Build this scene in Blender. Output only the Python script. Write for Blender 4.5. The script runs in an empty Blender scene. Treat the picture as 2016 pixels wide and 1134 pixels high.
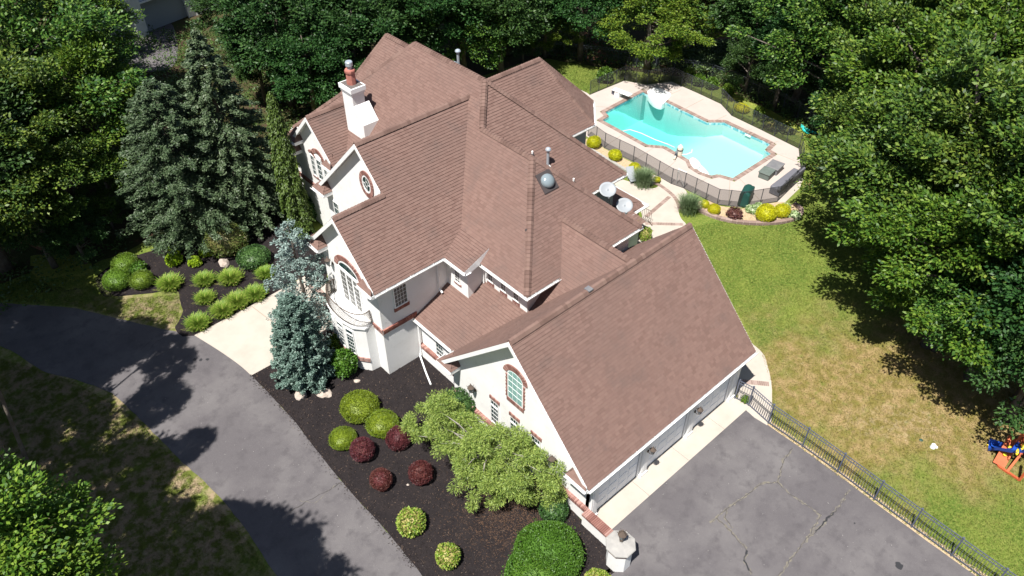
import bpy, math, random
import numpy as np
from mathutils import Vector
random.seed(7); RNG = np.random.default_rng(11)
sc = bpy.context.scene
R = math.radians
# ---------------------------------------------------------------- camera, world, sun
cam = bpy.data.cameras.new('camera'); cam.lens = 27.5; cam.sensor_width = 36; cam.clip_end = 3000; cam.clip_start = 0.5
co = bpy.data.objects.new('camera', cam); sc.collection.objects.link(co)
co.location = (0, 0, 30); co.rotation_euler = (R(90 - 41.7), 0, R(-42.2)); sc.camera = co
SUN = Vector((-0.47, -0.14, 1.0)).normalized()          # direction towards the sun
w = bpy.data.worlds.new('World'); sc.world = w; w.use_nodes = True
nt = w.node_tree; sky = nt.nodes.new('ShaderNodeTexSky'); sky.sky_type = 'NISHITA'; sky.sun_disc = False
sky.sun_elevation = math.asin(SUN.z); sky.sun_rotation = math.atan2(SUN.x, SUN.y)
bg = nt.nodes['Background']; bg.inputs['Strength'].default_value = 0.052
nt.links.new(sky.outputs[0], bg.inputs[0])
sl = bpy.data.lights.new('sun', 'SUN'); sl.energy = 5.0; sl.angle = R(0.53); sl.color = (1, 0.965, 0.91)
so = bpy.data.objects.new('sun', sl); sc.collection.objects.link(so); so.location = (-20, -6, 60)
so.rotation_euler = SUN.to_track_quat('Z', 'Y').to_euler()
sc.view_settings.view_transform = 'Standard'; sc.view_settings.look = 'None'
sc.view_settings.exposure = 0.85; sc.view_settings.gamma = 1.0; sc.view_settings.use_curve_mapping = False
C = sc.collection

# ---------------------------------------------------------------- materials
def mat(name, col, rough=.8, spec=.3, noise=None, noise2=None, bump=0, bscale=30, rnd=None, noise3=None, metal=0, transl=0, objvar=0):
    """noise=(scale, colour2, lo, hi[, detail]); rnd = list of (pos, colour) picked per loose piece"""
    m = bpy.data.materials.new(name); m.use_nodes = True; t = m.node_tree; N = t.nodes; L = t.links
    b = N['Principled BSDF']; out = N['Material Output']
    b.inputs['Roughness'].default_value = rough; b.inputs['Specular IOR Level'].default_value = spec; b.inputs['Metallic'].default_value = metal
    b.inputs['Base Color'].default_value = (*col, 1)
    geo = N.new('ShaderNodeNewGeometry'); cur = None
    pos = geo.outputs['Position']
    if rnd:
        r = N.new('ShaderNodeValToRGB'); L.new(geo.outputs['Random Per Island'], r.inputs[0])
        cr = r.color_ramp
        while len(cr.elements) < len(rnd): cr.elements.new(.5)
        for e, (p, c) in zip(cr.elements, rnd): e.position = p; e.color = (*c, 1)
        cur = r.outputs[0]
    for ns in (noise, noise2, noise3):
        if not ns: continue
        n = N.new('ShaderNodeTexNoise'); n.inputs['Scale'].default_value = ns[0]; n.inputs['Detail'].default_value = ns[4] if len(ns) > 4 else 4
        n.inputs['Roughness'].default_value = .62
        L.new(pos, n.inputs['Vector'])
        mr = N.new('ShaderNodeMapRange'); mr.inputs[1].default_value = ns[2]; mr.inputs[2].default_value = ns[3]
        L.new(n.outputs[0], mr.inputs[0])
        mx = N.new('ShaderNodeMix'); mx.data_type = 'RGBA'; L.new(mr.outputs[0], mx.inputs[0])
        if cur: L.new(cur, mx.inputs[6])
        else: mx.inputs[6].default_value = (*col, 1)
        mx.inputs[7].default_value = (*ns[1], 1); cur = mx.outputs[2]
    if objvar:
        oi = N.new('ShaderNodeObjectInfo'); hs = N.new('ShaderNodeHueSaturation')
        a = N.new('ShaderNodeMapRange'); a.inputs[3].default_value = .5 - objvar * .05; a.inputs[4].default_value = .5 + objvar * .06
        v = N.new('ShaderNodeMapRange'); v.inputs[3].default_value = 1 - objvar * .35; v.inputs[4].default_value = 1 + objvar * .35
        ml = N.new('ShaderNodeMath'); ml.operation = 'MULTIPLY_ADD'; ml.inputs[1].default_value = 7.3; ml.inputs[2].default_value = .2
        fr = N.new('ShaderNodeMath'); fr.operation = 'FRACT'
        L.new(oi.outputs['Random'], a.inputs[0]); L.new(oi.outputs['Random'], ml.inputs[0]); L.new(ml.outputs[0], fr.inputs[0]); L.new(fr.outputs[0], v.inputs[0])
        L.new(a.outputs[0], hs.inputs['Hue']); L.new(v.outputs[0], hs.inputs['Value'])
        if cur: L.new(cur, hs.inputs['Color'])
        else: hs.inputs['Color'].default_value = (*col, 1)
        cur = hs.outputs[0]
    if cur: L.new(cur, b.inputs['Base Color'])
    if bump:
        n = N.new('ShaderNodeTexNoise'); n.inputs['Scale'].default_value = bscale; n.inputs['Detail'].default_value = 5; L.new(pos, n.inputs['Vector'])
        bp = N.new('ShaderNodeBump'); bp.inputs['Strength'].default_value = bump; bp.inputs['Distance'].default_value = .03
        L.new(n.outputs[0], bp.inputs['Height']); L.new(bp.outputs[0], b.inputs['Normal'])
    if transl:
        tr = N.new('ShaderNodeBsdfTranslucent'); ms = N.new('ShaderNodeMixShader'); ms.inputs[0].default_value = transl
        if cur: L.new(cur, tr.inputs[0])
        else: tr.inputs[0].default_value = (*col, 1)
        L.new(b.outputs[0], ms.inputs[1]); L.new(tr.outputs[0], ms.inputs[2]); L.new(ms.outputs[0], out.inputs[0])
    return m

M = {}
M['shingle'] = mat('shingle', (.2, .12, .1), .95, .15, rnd=[(0, (.148, .091, .076)), (.3, (.170, .106, .089)), (.7, (.184, .117, .098)), (1, (.158, .099, .083))],
                   noise=(.35, (.152, .099, .084), .42, .78, 6), noise2=(.7, (.112, .082, .074), .56, .9, 5), noise3=(3.5, (.175, .125, .108), .62, .95, 8), bump=.25, bscale=60)
def undulate(m):
    N = m.node_tree.nodes; L = m.node_tree.links; b = N['Principled BSDF']; geo = N.new('ShaderNodeNewGeometry'); n = N.new('ShaderNodeTexNoise'); n.inputs['Scale'].default_value = .55; n.inputs['Detail'].default_value = 2
    L.new(geo.outputs['Position'], n.inputs['Vector']); bp = N.new('ShaderNodeBump'); bp.inputs['Strength'].default_value = .6; bp.inputs['Distance'].default_value = .14; L.new(n.outputs[0], bp.inputs['Height'])
    old = b.inputs['Normal'].links[0].from_node; L.new(bp.outputs[0], old.inputs['Normal'])
undulate(M['shingle'])
M['ridge'] = mat('ridge_shingle', (.2, .1, .08), .95, .15, rnd=[(0, (.12, .075, .062)), (.5, (.155, .098, .082)), (1, (.18, .117, .097))], bump=.2, bscale=60)
M['deck_felt'] = mat('roof_felt', (.07, .045, .04), .95)
M['stucco'] = mat('stucco', (.77, .765, .75), .9, .2, noise=(.8, (.70, .69, .67), .45, .75), noise2=(3.2, (.62, .60, .57), .60, .92, 7), bump=.15, bscale=25)
M['white'] = mat('white_paint', (.8, .8, .79), .45, .4, noise=(3, (.72, .72, .70), .5, .8))
M['gutter'] = mat('gutter_metal', (.72, .72, .71), .4, .4, noise=(5, (.48, .47, .44), .5, .78))
M['brick'] = mat('brick', (.4, .15, .1), .9, .2, rnd=[(0, (.17, .078, .065)), (.5, (.24, .118, .098)), (1, (.34, .20, .172))], bump=.2)
M['brickdark'] = mat('brick_dark', (.25, .1, .08), .9, .2, rnd=[(0, (.2, .07, .055)), (1, (.36, .15, .11))])
M['mortar'] = mat('mortar', (.5, .42, .38), .95)
M['glass'] = mat('window_glass', (.02, .045, .045), .06, .6)
M['glass_teal'] = mat('arched_glass', (.17, .33, .31), .1, .6, noise=(1.6, (.27, .42, .40), .4, .7))
M['screen'] = mat('window_screen', (.10, .10, .095), .4, .4)
M['asphalt'] = mat('asphalt', (.098, .090, .094), .95, .2, noise=(.3, (.145, .135, .135), .44, .70, 9), noise3=(38, (.20, .19, .18), .60, .80, 2), noise2=(1.6, (.072, .066, .070), .50, .78, 10), bump=.3, bscale=70)
M['crack'] = mat('asphalt_crack', (.06, .056, .054), 1)
M['crackgrass'] = mat('crack_grit', (.165, .15, .12), 1, noise=(6, (.11, .10, .095), .4, .6))
M['oil'] = mat('oil_stain', (.03, .03, .033), .6)
M['concrete'] = mat('concrete', (.42, .375, .325), .9, .2, noise=(.9, (.36, .32, .275), .4, .75, 8), bump=.12, bscale=60)
M['pooldeck'] = mat('pool_deck', (.42, .365, .33), .9, .2, noise=(.6, (.38, .33, .30), .4, .7, 8), noise2=(2.5, (.33, .285, .26), .58, .85, 8))
M['joint'] = mat('joint_sand', (.30, .25, .2), 1)
M['coping'] = mat('coping_brick', (.36, .24, .2), .9, .2, rnd=[(0, (.20, .140, .118)), (.5, (.25, .18, .153)), (1, (.31, .23, .20))])
M['mulch'] = mat('mulch', (.019, .016, .017), 1, .1, noise=(1.1, (.027, .022, .022), .4, .7, 10), noise2=(14, (.012, .010, .010), .5, .75, 6), bump=1.0, bscale=22)
M['barkchip'] = mat('bark_chip', (.05, .03, .02), 1, .1, rnd=[(0, (.012, .010, .010)), (.6, (.036, .029, .028)), (.9, (.075, .055, .045)), (1, (.17, .12, .085))])
M['lawn'] = None
M['tile'] = mat('waterline_tile', (.10, .36, .42), .3, .5, rnd=[(0, (.07, .30, .38)), (.6, (.14, .42, .46)), (1, (.5, .66, .68))])
M['plaster'] = mat('pool_plaster', (.43, .55, .53), .8)
M['blackmetal'] = mat('black_metal', (.035, .04, .05), .5, .5)
M['bluemetal'] = mat('fence_metal', (.085, .095, .13), .4, .5)
M['steel'] = mat('galvanised_steel', (.45, .5, .55), .35, .5, metal=.4)
M['iron'] = mat('wrought_iron', (.10, .075, .06), .5, .4)
M['dome'] = mat('skylight_dome', (.19, .23, .25), .15, .6)
M['flash'] = mat('flashing', (.055, .045, .045), .7)
M['clay'] = mat('clay_pot', (.34, .13, .10), .85, .2, noise=(4, (.4, .17, .14), .4, .7))
M['lead'] = mat('chimney_cap_slab', (.10, .09, .085), .85, noise=(6, (.15, .13, .12), .4, .7))
M['dish'] = mat('dish_paint', (.27, .29, .31), .5, .4)
M['door'] = mat('garage_door_paint', (.76, .79, .82), .4, .4)
M['capstone'] = mat('cap_stone', (.29, .28, .265), .9, noise=(3, (.36, .345, .32), .4, .7), bump=.2)
M['bark'] = mat('bark', (.10, .08, .065), 1, .1, noise=(3, (.16, .14, .12), .4, .7), bump=.8, bscale=14)
M['palebark'] = mat('pale_bark', (.26, .24, .21), 1, .1, bump=.5)
M['rock'] = mat('rock', (.42, .36, .31), .9, .2, noise=(4, (.28, .23, .19), .4, .7), bump=.5, bscale=8)
M['bluepl'] = mat('blue_plastic', (.012, .06, .33), .35, .5)
M['yellowpl'] = mat('yellow_plastic', (.85, .62, .03), .4, .5)
M['redwood'] = mat('red_cedar', (.48, .11, .04), .7, .3, noise=(3, (.38, .08, .03), .4, .7))
M['greencover'] = mat('green_cover', (.012, .06, .05), .5, .4, bump=.6, bscale=5)
M['greybox'] = mat('grey_box', (.14, .14, .15), .6, .4, noise=(3, (.18, .18, .18), .4, .7))
M['greenbox'] = mat('green_grey_box', (.10, .125, .11), .6, .4, noise=(3, (.13, .155, .14), .4, .7))
M['greycover'] = mat('grey_cover', (.13, .13, .15), .6, .4, bump=.8, bscale=5)
M['beige'] = mat('beige_plastic', (.68, .62, .5), .5, .4)
M['cyan'] = mat('turquoise_foam', (.03, .5, .45), .6, .3)
M['siding'] = mat('grey_siding', (.30, .33, .36), .8, .3)
M['greyroof'] = mat('pale_grey_roof', (.42, .44, .48), .8, .3, noise=(1.5, (.34, .36, .40), .4, .7))

def leafmat(name, cols, transl=.25, objvar=.32, rough=.5):
    k = len(cols) - 1
    return mat(name, cols[0], rough, .35, rnd=[(i / k, c) for i, c in enumerate(cols)], transl=transl, objvar=objvar)
M['oak'] = leafmat('oak_leaf', [(.016, .045, .008), (.036, .085, .012), (.062, .122, .016), (.100, .170, .022), (.175, .245, .042)])
M['oakdark'] = leafmat('dark_leaf', [(.018, .052, .013), (.028, .074, .017), (.040, .095, .022), (.065, .13, .028)])
M['oaklime'] = leafmat('bright_leaf', [(.030, .078, .009), (.062, .128, .012), (.105, .180, .017), (.18, .255, .03)])
M['spruce'] = leafmat('spruce_needles', [(.034, .060, .026), (.055, .088, .038), (.083, .120, .055), (.125, .165, .088)], .08)
M['bluespruce'] = leafmat('blue_spruce_needles', [(.085, .13, .115), (.135, .19, .17), (.20, .27, .245), (.29, .365, .34)], .08, .2)
M['bluespruce_b'] = leafmat('teal_spruce_needles', [(.048, .088, .070), (.078, .13, .105), (.12, .19, .155), (.185, .265, .23)], .08, .2)
M['weeping'] = leafmat('weeping_spruce_needles', [(.045, .075, .012), (.075, .115, .018), (.115, .16, .03)], .08, .2)
M['pine'] = leafmat('soft_pine_needles', [(.085, .145, .03), (.15, .225, .042), (.235, .315, .065), (.33, .41, .10)], .2, .25)
M['lime'] = leafmat('lime_shrub_leaf', [(.085, .135, .010), (.13, .19, .013), (.18, .25, .018)], .2, .2)
M['red'] = leafmat('barberry_leaf', [(.05, .012, .014), (.09, .022, .024), (.14, .038, .036)], .15, .3)
M['yellow'] = leafmat('golden_shrub_leaf', [(.24, .25, .006), (.38, .38, .008), (.52, .50, .012)], .2, .15)
M['green'] = leafmat('boxwood_leaf', [(.035, .088, .008), (.058, .13, .012), (.09, .18, .02)], .2, .2)
M['darkgreen'] = leafmat('holly_leaf', [(.018, .05, .012), (.032, .08, .018), (.06, .12, .03)], .1, .2)
M['mound'] = leafmat('yew_leaf', [(.045, .10, .008), (.08, .15, .012), (.125, .20, .02)], .15, .3)
M['topiary'] = leafmat('topiary_leaf', [(.05, .085, .016), (.075, .12, .02), (.11, .155, .032), (.15, .13, .05)], .1, .1)
M['mixed'] = leafmat('spirea_leaf', [(.10, .19, .02), (.18, .28, .03), (.28, .35, .05), (.40, .33, .13)], .2, .1)
M['chartreuse'] = leafmat('chartreuse_leaf', [(.14, .25, .010), (.24, .38, .015), (.33, .45, .02)], .25, .1)
M['liriope'] = leafmat('liriope_blade', [(.07, .16, .012), (.13, .25, .02), (.22, .34, .04), (.42, .42, .12)], .2, .1)
M['ornagrass'] = leafmat('ornamental_grass_blade', [(.10, .16, .07), (.16, .23, .11), (.25, .32, .18)], .2, .1)
M['hosta'] = leafmat('hosta_leaf', [(.12, .22, .05), (.26, .36, .14), (.50, .56, .36)], .2, .1)
M['purple'] = leafmat('purple_leaf', [(.05, .018, .022), (.10, .035, .035), (.16, .07, .05)], .1, .1)
M['weed'] = leafmat('understorey_leaf', [(.03, .06, .012), (.06, .10, .02), (.10, .14, .03)], .15, .5)

def ground_mat():
    m = bpy.data.materials.new('lawn_grass'); m.use_nodes = True; t = m.node_tree; N = t.nodes; L = t.links; b = N['Principled BSDF']
    b.inputs['Roughness'].default_value = 1; b.inputs['Specular IOR Level'].default_value = .15
    geo = N.new('ShaderNodeNewGeometry'); pos = geo.outputs['Position']
    def noise(s, d=5, r=.6):
        n = N.new('ShaderNodeTexNoise'); n.inputs['Scale'].default_value = s; n.inputs['Detail'].default_value = d; n.inputs['Roughness'].default_value = r
        L.new(pos, n.inputs['Vector']); return n.outputs[0]
    def rng(v, a, bb, c=0, d=1):
        n = N.new('ShaderNodeMapRange'); L.new(v, n.inputs[0])
        for i, q in zip((1, 2, 3, 4), (a, bb, c, d)): n.inputs[i].default_value = q
        n.interpolation_type = 'SMOOTHSTEP'; return n.outputs[0]
    def mix(f, a, c):
        n = N.new('ShaderNodeMix'); n.data_type = 'RGBA'; L.new(f, n.inputs[0])
        for i, q in ((6, a), (7, c)):
            if isinstance(q, tuple): n.inputs[i].default_value = (*q, 1)
            else: L.new(q, n.inputs[i])
        return n.outputs[2]
    def math_(op, a, c):
        n = N.new('ShaderNodeMath'); n.operation = op
        for i, q in ((0, a), (1, c)):
            if isinstance(q, (int, float)): n.inputs[i].default_value = q
            else: L.new(q, n.inputs[i])
        return n.outputs[0]
    def blob(cx, cy, rx, ry, rot):      # worn zone with a soft ragged edge
        mp = N.new('ShaderNodeMapping'); mp.vector_type = 'TEXTURE'; L.new(pos, mp.inputs[0])
        mp.inputs['Location'].default_value = (cx, cy, 0); mp.inputs['Rotation'].default_value = (0, 0, rot); mp.inputs['Scale'].default_value = (rx, ry, 1000)
        ln = N.new('ShaderNodeVectorMath'); ln.operation = 'LENGTH'; L.new(mp.outputs[0], ln.inputs[0])
        return math_('ADD', ln.outputs['Value'], math_('MULTIPLY', math_('SUBTRACT', noise(.45, 6), .5), 1.5))
    c = mix(rng(noise(.5, 6), .35, .7), (.088, .142, .022), (.150, .190, .034))
    c = mix(rng(noise(7, 4, .7), .4, .72), c, (.21, .235, .055))
    c = mix(rng(noise(18, 4, .7), .5, .8), c, (.055, .10, .012))
    dry = mix(rng(noise(1.6, 6), .35, .68), (.185, .150, .042), (.33, .235, .115))
    dry = mix(rng(noise(9, 5, .7), .45, .75), dry, (.16, .145, .04))
    dry = mix(rng(noise(2.8, 8, .7), .60, .74), dry, (.36, .30, .20))
    f1 = rng(blob(BX, BY, 12, 6.4, BR), 1.25, .45)
    f1 = math_('MULTIPLY', f1, rng(noise(2.2, 6, .65), .25, .5, .45, 1))
    c = mix(f1, c, dry)
    bare = rng(blob(WX, WY, 3.4, 1.5, BR), 1.1, .4)
    c = mix(math_('MULTIPLY', bare, rng(noise(3.2, 6, .7), .45, .75, 0, .75)), c, (.34, .28, .17))
    f2 = rng(blob(FX, FY, 13, 9, .9), 1.3, .7)
    thin = mix(rng(noise(1.7, 8, .7), .42, .6), (.105, .125, .024), (.30, .23, .145))
    c = mix(math_('MULTIPLY', f2, rng(noise(.9, 6, .65), .28, .5)), c, thin)
    L.new(c, b.inputs['Base Color'])
    bp = N.new('ShaderNodeBump'); bp.inputs['Strength'].default_value = .9; bp.inputs['Distance'].default_value = .05; L.new(noise(24, 5, .75), bp.inputs['Height']); L.new(bp.outputs[0], b.inputs['Normal'])
    return m
BX, BY = (32.86,4.93); WX, WY = (29.96,5.17); FX, FY = (0.27,28.15); BR = R(-42)
M['lawn'] = ground_mat()
M['forest'] = mat('forest_floor', (.060, .042, .026), 1, .1, noise=(.6, (.045, .06, .018), .40, .62, 8), noise2=(3, (.17, .10, .065), .58, .76, 8), bump=1, bscale=8)
M['straw'] = mat('leaf_litter', (.30, .15, .095), 1, .1, noise=(3.5, (.18, .085, .05), .4, .65, 8), bump=1, bscale=12)
M['meadow'] = mat('rough_grass', (.16, .20, .035), 1, .1, noise=(2, (.26, .26, .06), .4, .68, 8), noise2=(9, (.08, .12, .02), .5, .75), bump=1, bscale=12)
M['drysand'] = mat('dry_mulch', (.44, .34, .22), 1, .1, noise=(8, (.30, .22, .13), .4, .7), bump=.6)
# pool water: clear to light, tinted by depth
def water_mat():
    m = bpy.data.materials.new('pool_water'); m.use_nodes = True; t = m.node_tree; N = t.nodes; L = t.links; N.remove(N['Principled BSDF'])
    out = N['Material Output']; tr = N.new('ShaderNodeBsdfTransparent'); gl = N.new('ShaderNodeBsdfGlossy'); gl.inputs['Roughness'].default_value = .08
    fr = N.new('ShaderNodeFresnel'); fr.inputs[0].default_value = 1.33; ms = N.new('ShaderNodeMixShader')
    n = N.new('ShaderNodeTexNoise'); n.inputs['Scale'].default_value = 1.6; n.inputs['Detail'].default_value = 3
    geo = N.new('ShaderNodeNewGeometry'); L.new(geo.outputs['Position'], n.inputs['Vector'])
    bp = N.new('ShaderNodeBump'); bp.inputs['Strength'].default_value = .3; bp.inputs['Distance'].default_value = .05
    L.new(n.outputs[0], bp.inputs['Height']); L.new(bp.outputs[0], gl.inputs['Normal']); L.new(bp.outputs[0], fr.inputs['Normal'])
    L.new(fr.outputs[0], ms.inputs[0]); L.new(tr.outputs[0], ms.inputs[1]); L.new(gl.outputs[0], ms.inputs[2]); L.new(ms.outputs[0], out.inputs[0])
    va = N.new('ShaderNodeVolumeAbsorption'); va.inputs['Color'].default_value = (.10, .86, .83, 1); va.inputs['Density'].default_value = .23
    L.new(va.outputs[0], out.inputs['Volume']); return m
M['water'] = water_mat()
def mesh_mat():
    m = bpy.data.materials.new('black_mesh'); m.use_nodes = True; t = m.node_tree; N = t.nodes; L = t.links; b = N['Principled BSDF']
    b.inputs['Base Color'].default_value = (.03, .03, .03, 1); b.inputs['Roughness'].default_value = .6
    tr = N.new('ShaderNodeBsdfTransparent'); ms = N.new('ShaderNodeMixShader'); ms.inputs[0].default_value = .52
    L.new(tr.outputs[0], ms.inputs[1]); L.new(b.outputs[0], ms.inputs[2]); L.new(ms.outputs[0], N['Material Output'].inputs[0]); return m
M['mesh'] = mesh_mat()

# ---------------------------------------------------------------- object helpers
def link(name, me, m=None, parent=None):
    o = bpy.data.objects.new(name, me); C.objects.link(o)
    if me is not None and m is not None and not me.materials: me.materials.append(M[m] if isinstance(m, str) else m)
    if parent is not None: o.parent = parent
    return o
def tag(o, label=None, cat=None, group=None, kind=None):
    if label: o['label'] = label
    if cat: o['category'] = cat
    if group: o['group'] = group
    if kind: o['kind'] = kind
    return o
def empty(name, loc, label, cat, group=None, rz=0):
    o = bpy.data.objects.new(name, None); C.objects.link(o); o.location = loc; o.rotation_euler = (0, 0, rz); o.empty_display_size = .3
    return tag(o, label, cat, group)
def copy_tree(o, parent=None):
    c = o.copy(); C.objects.link(c); c.parent = parent
    for ch in o.children: copy_tree(ch, c)
    return c
class MB:
    def __init__(s): s.v = []; s.f = []
    def add(s, vs, fs):
        k = len(s.v); s.v += [tuple(v) for v in vs]; s.f += [tuple(i + k for i in f) for f in fs]; return s
    def box(s, x0, x1, y0, y1, z0, z1):
        return s.add([(x, y, z) for z in (z0, z1) for y in (y0, y1) for x in (x0, x1)], [(0, 2, 3, 1), (4, 5, 7, 6), (0, 1, 5, 4), (2, 6, 7, 3), (0, 4, 6, 2), (1, 3, 7, 5)])
    def bar(s, a, b, wd, h=None, up=(0, 0, 1)):
        a = Vector(a); b = Vector(b); d = (b - a).normalized(); u = Vector(up)
        if abs(d.dot(u)) > .95: u = Vector((1, 0, 0))
        sd = d.cross(u).normalized() * wd / 2; uu = sd.cross(d).normalized() * (h or wd) / 2
        return s.add([p + i * sd + j * uu for p in (a, b) for i, j in ((-1, -1), (1, -1), (1, 1), (-1, 1))], [(0, 1, 2, 3), (7, 6, 5, 4), (0, 4, 5, 1), (1, 5, 6, 2), (2, 6, 7, 3), (3, 7, 4, 0)])
    def tube(s, pts, r, n=6, cap=True):
        rs = r if isinstance(r, (list, tuple)) else [r] * len(pts); pts = [Vector(p) for p in pts]; base = len(s.v); V = []
        for i, p in enumerate(pts):
            d = (pts[min(i + 1, len(pts) - 1)] - pts[max(i - 1, 0)]).normalized(); u = Vector((0, 0, 1)) if abs(d.z) < .9 else Vector((1, 0, 0))
            a = d.cross(u).normalized(); b = d.cross(a)
            V += [p + rs[i] * (math.cos(t) * a + math.sin(t) * b) for t in [2 * math.pi * k / n for k in range(n)]]
        F = [(i * n + k, i * n + (k + 1) % n, (i + 1) * n + (k + 1) % n, (i + 1) * n + k) for i in range(len(pts) - 1) for k in range(n)]
        if cap: F += [tuple(range(n))[::-1], tuple((len(pts) - 1) * n + k for k in range(n))]
        return s.add(V, F)
    def lathe(s, c, prof, n=16):
        V = [(c[0] + r * math.cos(2 * math.pi * k / n + math.pi / n), c[1] + r * math.sin(2 * math.pi * k / n + math.pi / n), c[2] + z) for r, z in prof for k in range(n)]
        F = [(i * n + k, i * n + (k + 1) % n, (i + 1) * n + (k + 1) % n, (i + 1) * n + k) for i in range(len(prof) - 1) for k in range(n)]
        F += [tuple(range(n))[::-1], tuple((len(prof) - 1) * n + k for k in range(n))]
        return s.add(V, F)
    def prism(s, poly, z0, z1):
        n = len(poly); ar = sum(poly[i][0] * poly[(i + 1) % n][1] - poly[(i + 1) % n][0] * poly[i][1] for i in range(n))
        if ar < 0: poly = poly[::-1]
        V = [(p[0], p[1], z) for z in (z0, z1) for p in poly]
        return s.add(V, [tuple(range(n))[::-1], tuple(range(n, 2 * n))] + [(i, (i + 1) % n, n + (i + 1) % n, n + i) for i in range(n)])
    def extr(s, pts, nvec):
        """3D planar polygon extruded by nvec"""
        n = len(pts); P = [Vector(p) for p in pts]; q = Vector(nvec)
        return s.add(P + [p + q for p in P], [tuple(range(n)), tuple(range(n, 2 * n))[::-1]] + [(i, n + i, n + (i + 1) % n, (i + 1) % n) for i in range(n)])
    def build(s, name, m, parent=None, smooth=False, bevel=0):
        me = bpy.data.meshes.new(name); me.from_pydata(s.v, [], s.f); me.update()
        if smooth: me.polygons.foreach_set('use_smooth', [True] * len(me.polygons))
        o = link(name, me, m, parent)
        if bevel:
            b = o.modifiers.new('bevel', 'BEVEL'); b.width = bevel; b.segments = 2; b.limit_method = 'ANGLE'
        return o
def sheet(name, poly, z, m, thick=.003, kind='structure', parent=None):
    o = MB().prism(poly, z - thick, z).build(name, m, parent)
    if kind and parent is None: o['kind'] = kind
    return o
def smooth_poly(pts, n=4, closed=True):
    out = []; k = len(pts)
    for i in range(k if closed else k - 1):
        p0, p1, p2, p3 = [Vector((*pts[(i + j) % k][:2], 0)) if closed else Vector((*pts[min(max(i + j, 0), k - 1)][:2], 0)) for j in (-1, 0, 1, 2)]
        for t in range(n):
            t /= n; q = .5 * ((2 * p1) + (p2 - p0) * t + (2 * p0 - 5 * p1 + 4 * p2 - p3) * t * t + (3 * p1 - p0 - 3 * p2 + p3) * t ** 3); out.append((q.x, q.y))
    if not closed: out.append(tuple(pts[-1][:2]))
    return out
def jitter_edge(pts, a, step=.3):
    out = []; n = len(pts)
    for i in range(n):
        p = Vector(pts[i]); q = Vector(pts[(i + 1) % n]); d = (q - p).length; k = max(1, int(d / step))
        for j in range(k):
            r = p.lerp(q, j / k); out.append((r.x + random.uniform(-a, a), r.y + random.uniform(-a, a)))
    return out
def brick_run(name, path, wd, z0, z1, m, parent=None, ln=.11, gap=.012, closed=False, side=0, kind='stuff', mortar=True):
    """bricks laid crosswise along a path; side shifts the run sideways"""
    mb = MB(); mm = MB(); n = len(path)
    for i in range(n if closed else n - 1):
        a = Vector((*path[i][:2], 0)); b = Vector((*path[(i + 1) % n][:2], 0)); L_ = (b - a).length
        if L_ < .02: continue
        d = (b - a) / L_; s = Vector((-d.y, d.x, 0)); k = max(1, round(L_ / (ln + gap))); st = L_ / k
        o1 = s * (side * wd / 2 - wd / 2); o2 = s * (side * wd / 2 + wd / 2)
        for j in range(k):
            p = a + d * (j * st + gap / 2); q = a + d * ((j + 1) * st - gap / 2); t = random.uniform(-.004, .004)
            mb.prism([tuple((p + o1)[:2]), tuple((q + o1)[:2]), tuple((q + o2)[:2]), tuple((p + o2)[:2])], z0, z1 + t)
        mm.prism([tuple((a + o1 * .97)[:2]), tuple((b + o1 * .97)[:2]), tuple((b + o2 * .97)[:2]), tuple((a + o2 * .97)[:2])], z0 + .001, z1 - .012)
    o = mb.build(name, m, parent)
    if kind: o['kind'] = kind
    if mortar: mm.build('mortar', 'mortar', o if (parent is None or parent.parent is None) else parent)
    return o

# ---------------------------------------------------------------- ground
G0 = 0.0
POOL = [(41.55,35.16),(46.22,35.34),(46.17,34.93),(46.29,33.36),(46.13,28.93),(47.09,28.06),(47.01,23.92),(46.04,23.77),(45.93,23.14),(41.32,23.13),(41.01,24.09),(40.49,24.3),(40.33,25.05),(40.42,25.82),(40.94,26.49),(41.12,28.89),(40.32,29.89),(40.49,34.45),(41.32,34.53)]
def sheet_with_hole(name, outer, hole, z, m):
    import bmesh
    bm = bmesh.new(); es = []
    for loop in (outer, hole):
        vs = [bm.verts.new((p[0], p[1], z)) for p in loop]
        es += [bm.edges.new((vs[i], vs[(i + 1) % len(vs)])) for i in range(len(vs))]
    bmesh.ops.triangle_fill(bm, edges=es, use_beauty=True)
    for f in bm.faces:
        if f.normal.z < 0: f.normal_flip()
    me = bpy.data.meshes.new(name); bm.to_mesh(me); bm.free(); ob = link(name, me, m); ob['kind'] = 'structure'; return ob
sheet_with_hole('ground', [(-900, -900), (900, -900), (900, 900), (-900, 900)], POOL, 0, 'forest')
sheet_with_hole('lawn', [(-7, -14), (10, -22), (45, -20), (60, 0), (66, 22), (62, 40), (50, 45), (20, 48), (3, 46), (-7, 41)], POOL, .004, 'lawn')
# woodland floor behind and to the left, and under the trees on the right
sheet('forest_floor', smooth_poly([(-60, 40)] + [(0.85,45.1),(1.94,43.22),(3.96,41.69),(5.57,43.29),(7.18,43.12),(10.21,43.44),(12.94,42.04),(16.19,42.07),(20.35,46.7),(26.53,51.16),(33.51,55.78),(39.24,57.66)] + [(42.09,46.94),(44.46,45.45),(45.37,43.45),(46.58,41.32),(47.75,39.5),(50.37,35.38),(51.61,34.25),(51.61,30.69),(51.18,27.51),(50.64,24.43),(50.34,22.52)] + [(47.92,19.02),(43.31,15.22),(41.4,10.81),(40.14,7.14),(39.38,4.57),(38.97,2.91),(40.28,-1.13)] + [(60, -30), (160, -40), (160, 160), (-60, 160)], 3), .008, 'forest')
sheet('meadow_clearing', jitter_edge(smooth_poly([(55.03,37.9),(57.78,37.35),(59.12,36.14),(57.19,34.31),(53.92,33.39),(52.51,34.68),(52.98,36.29)]), .2), .012, 'meadow')
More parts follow.
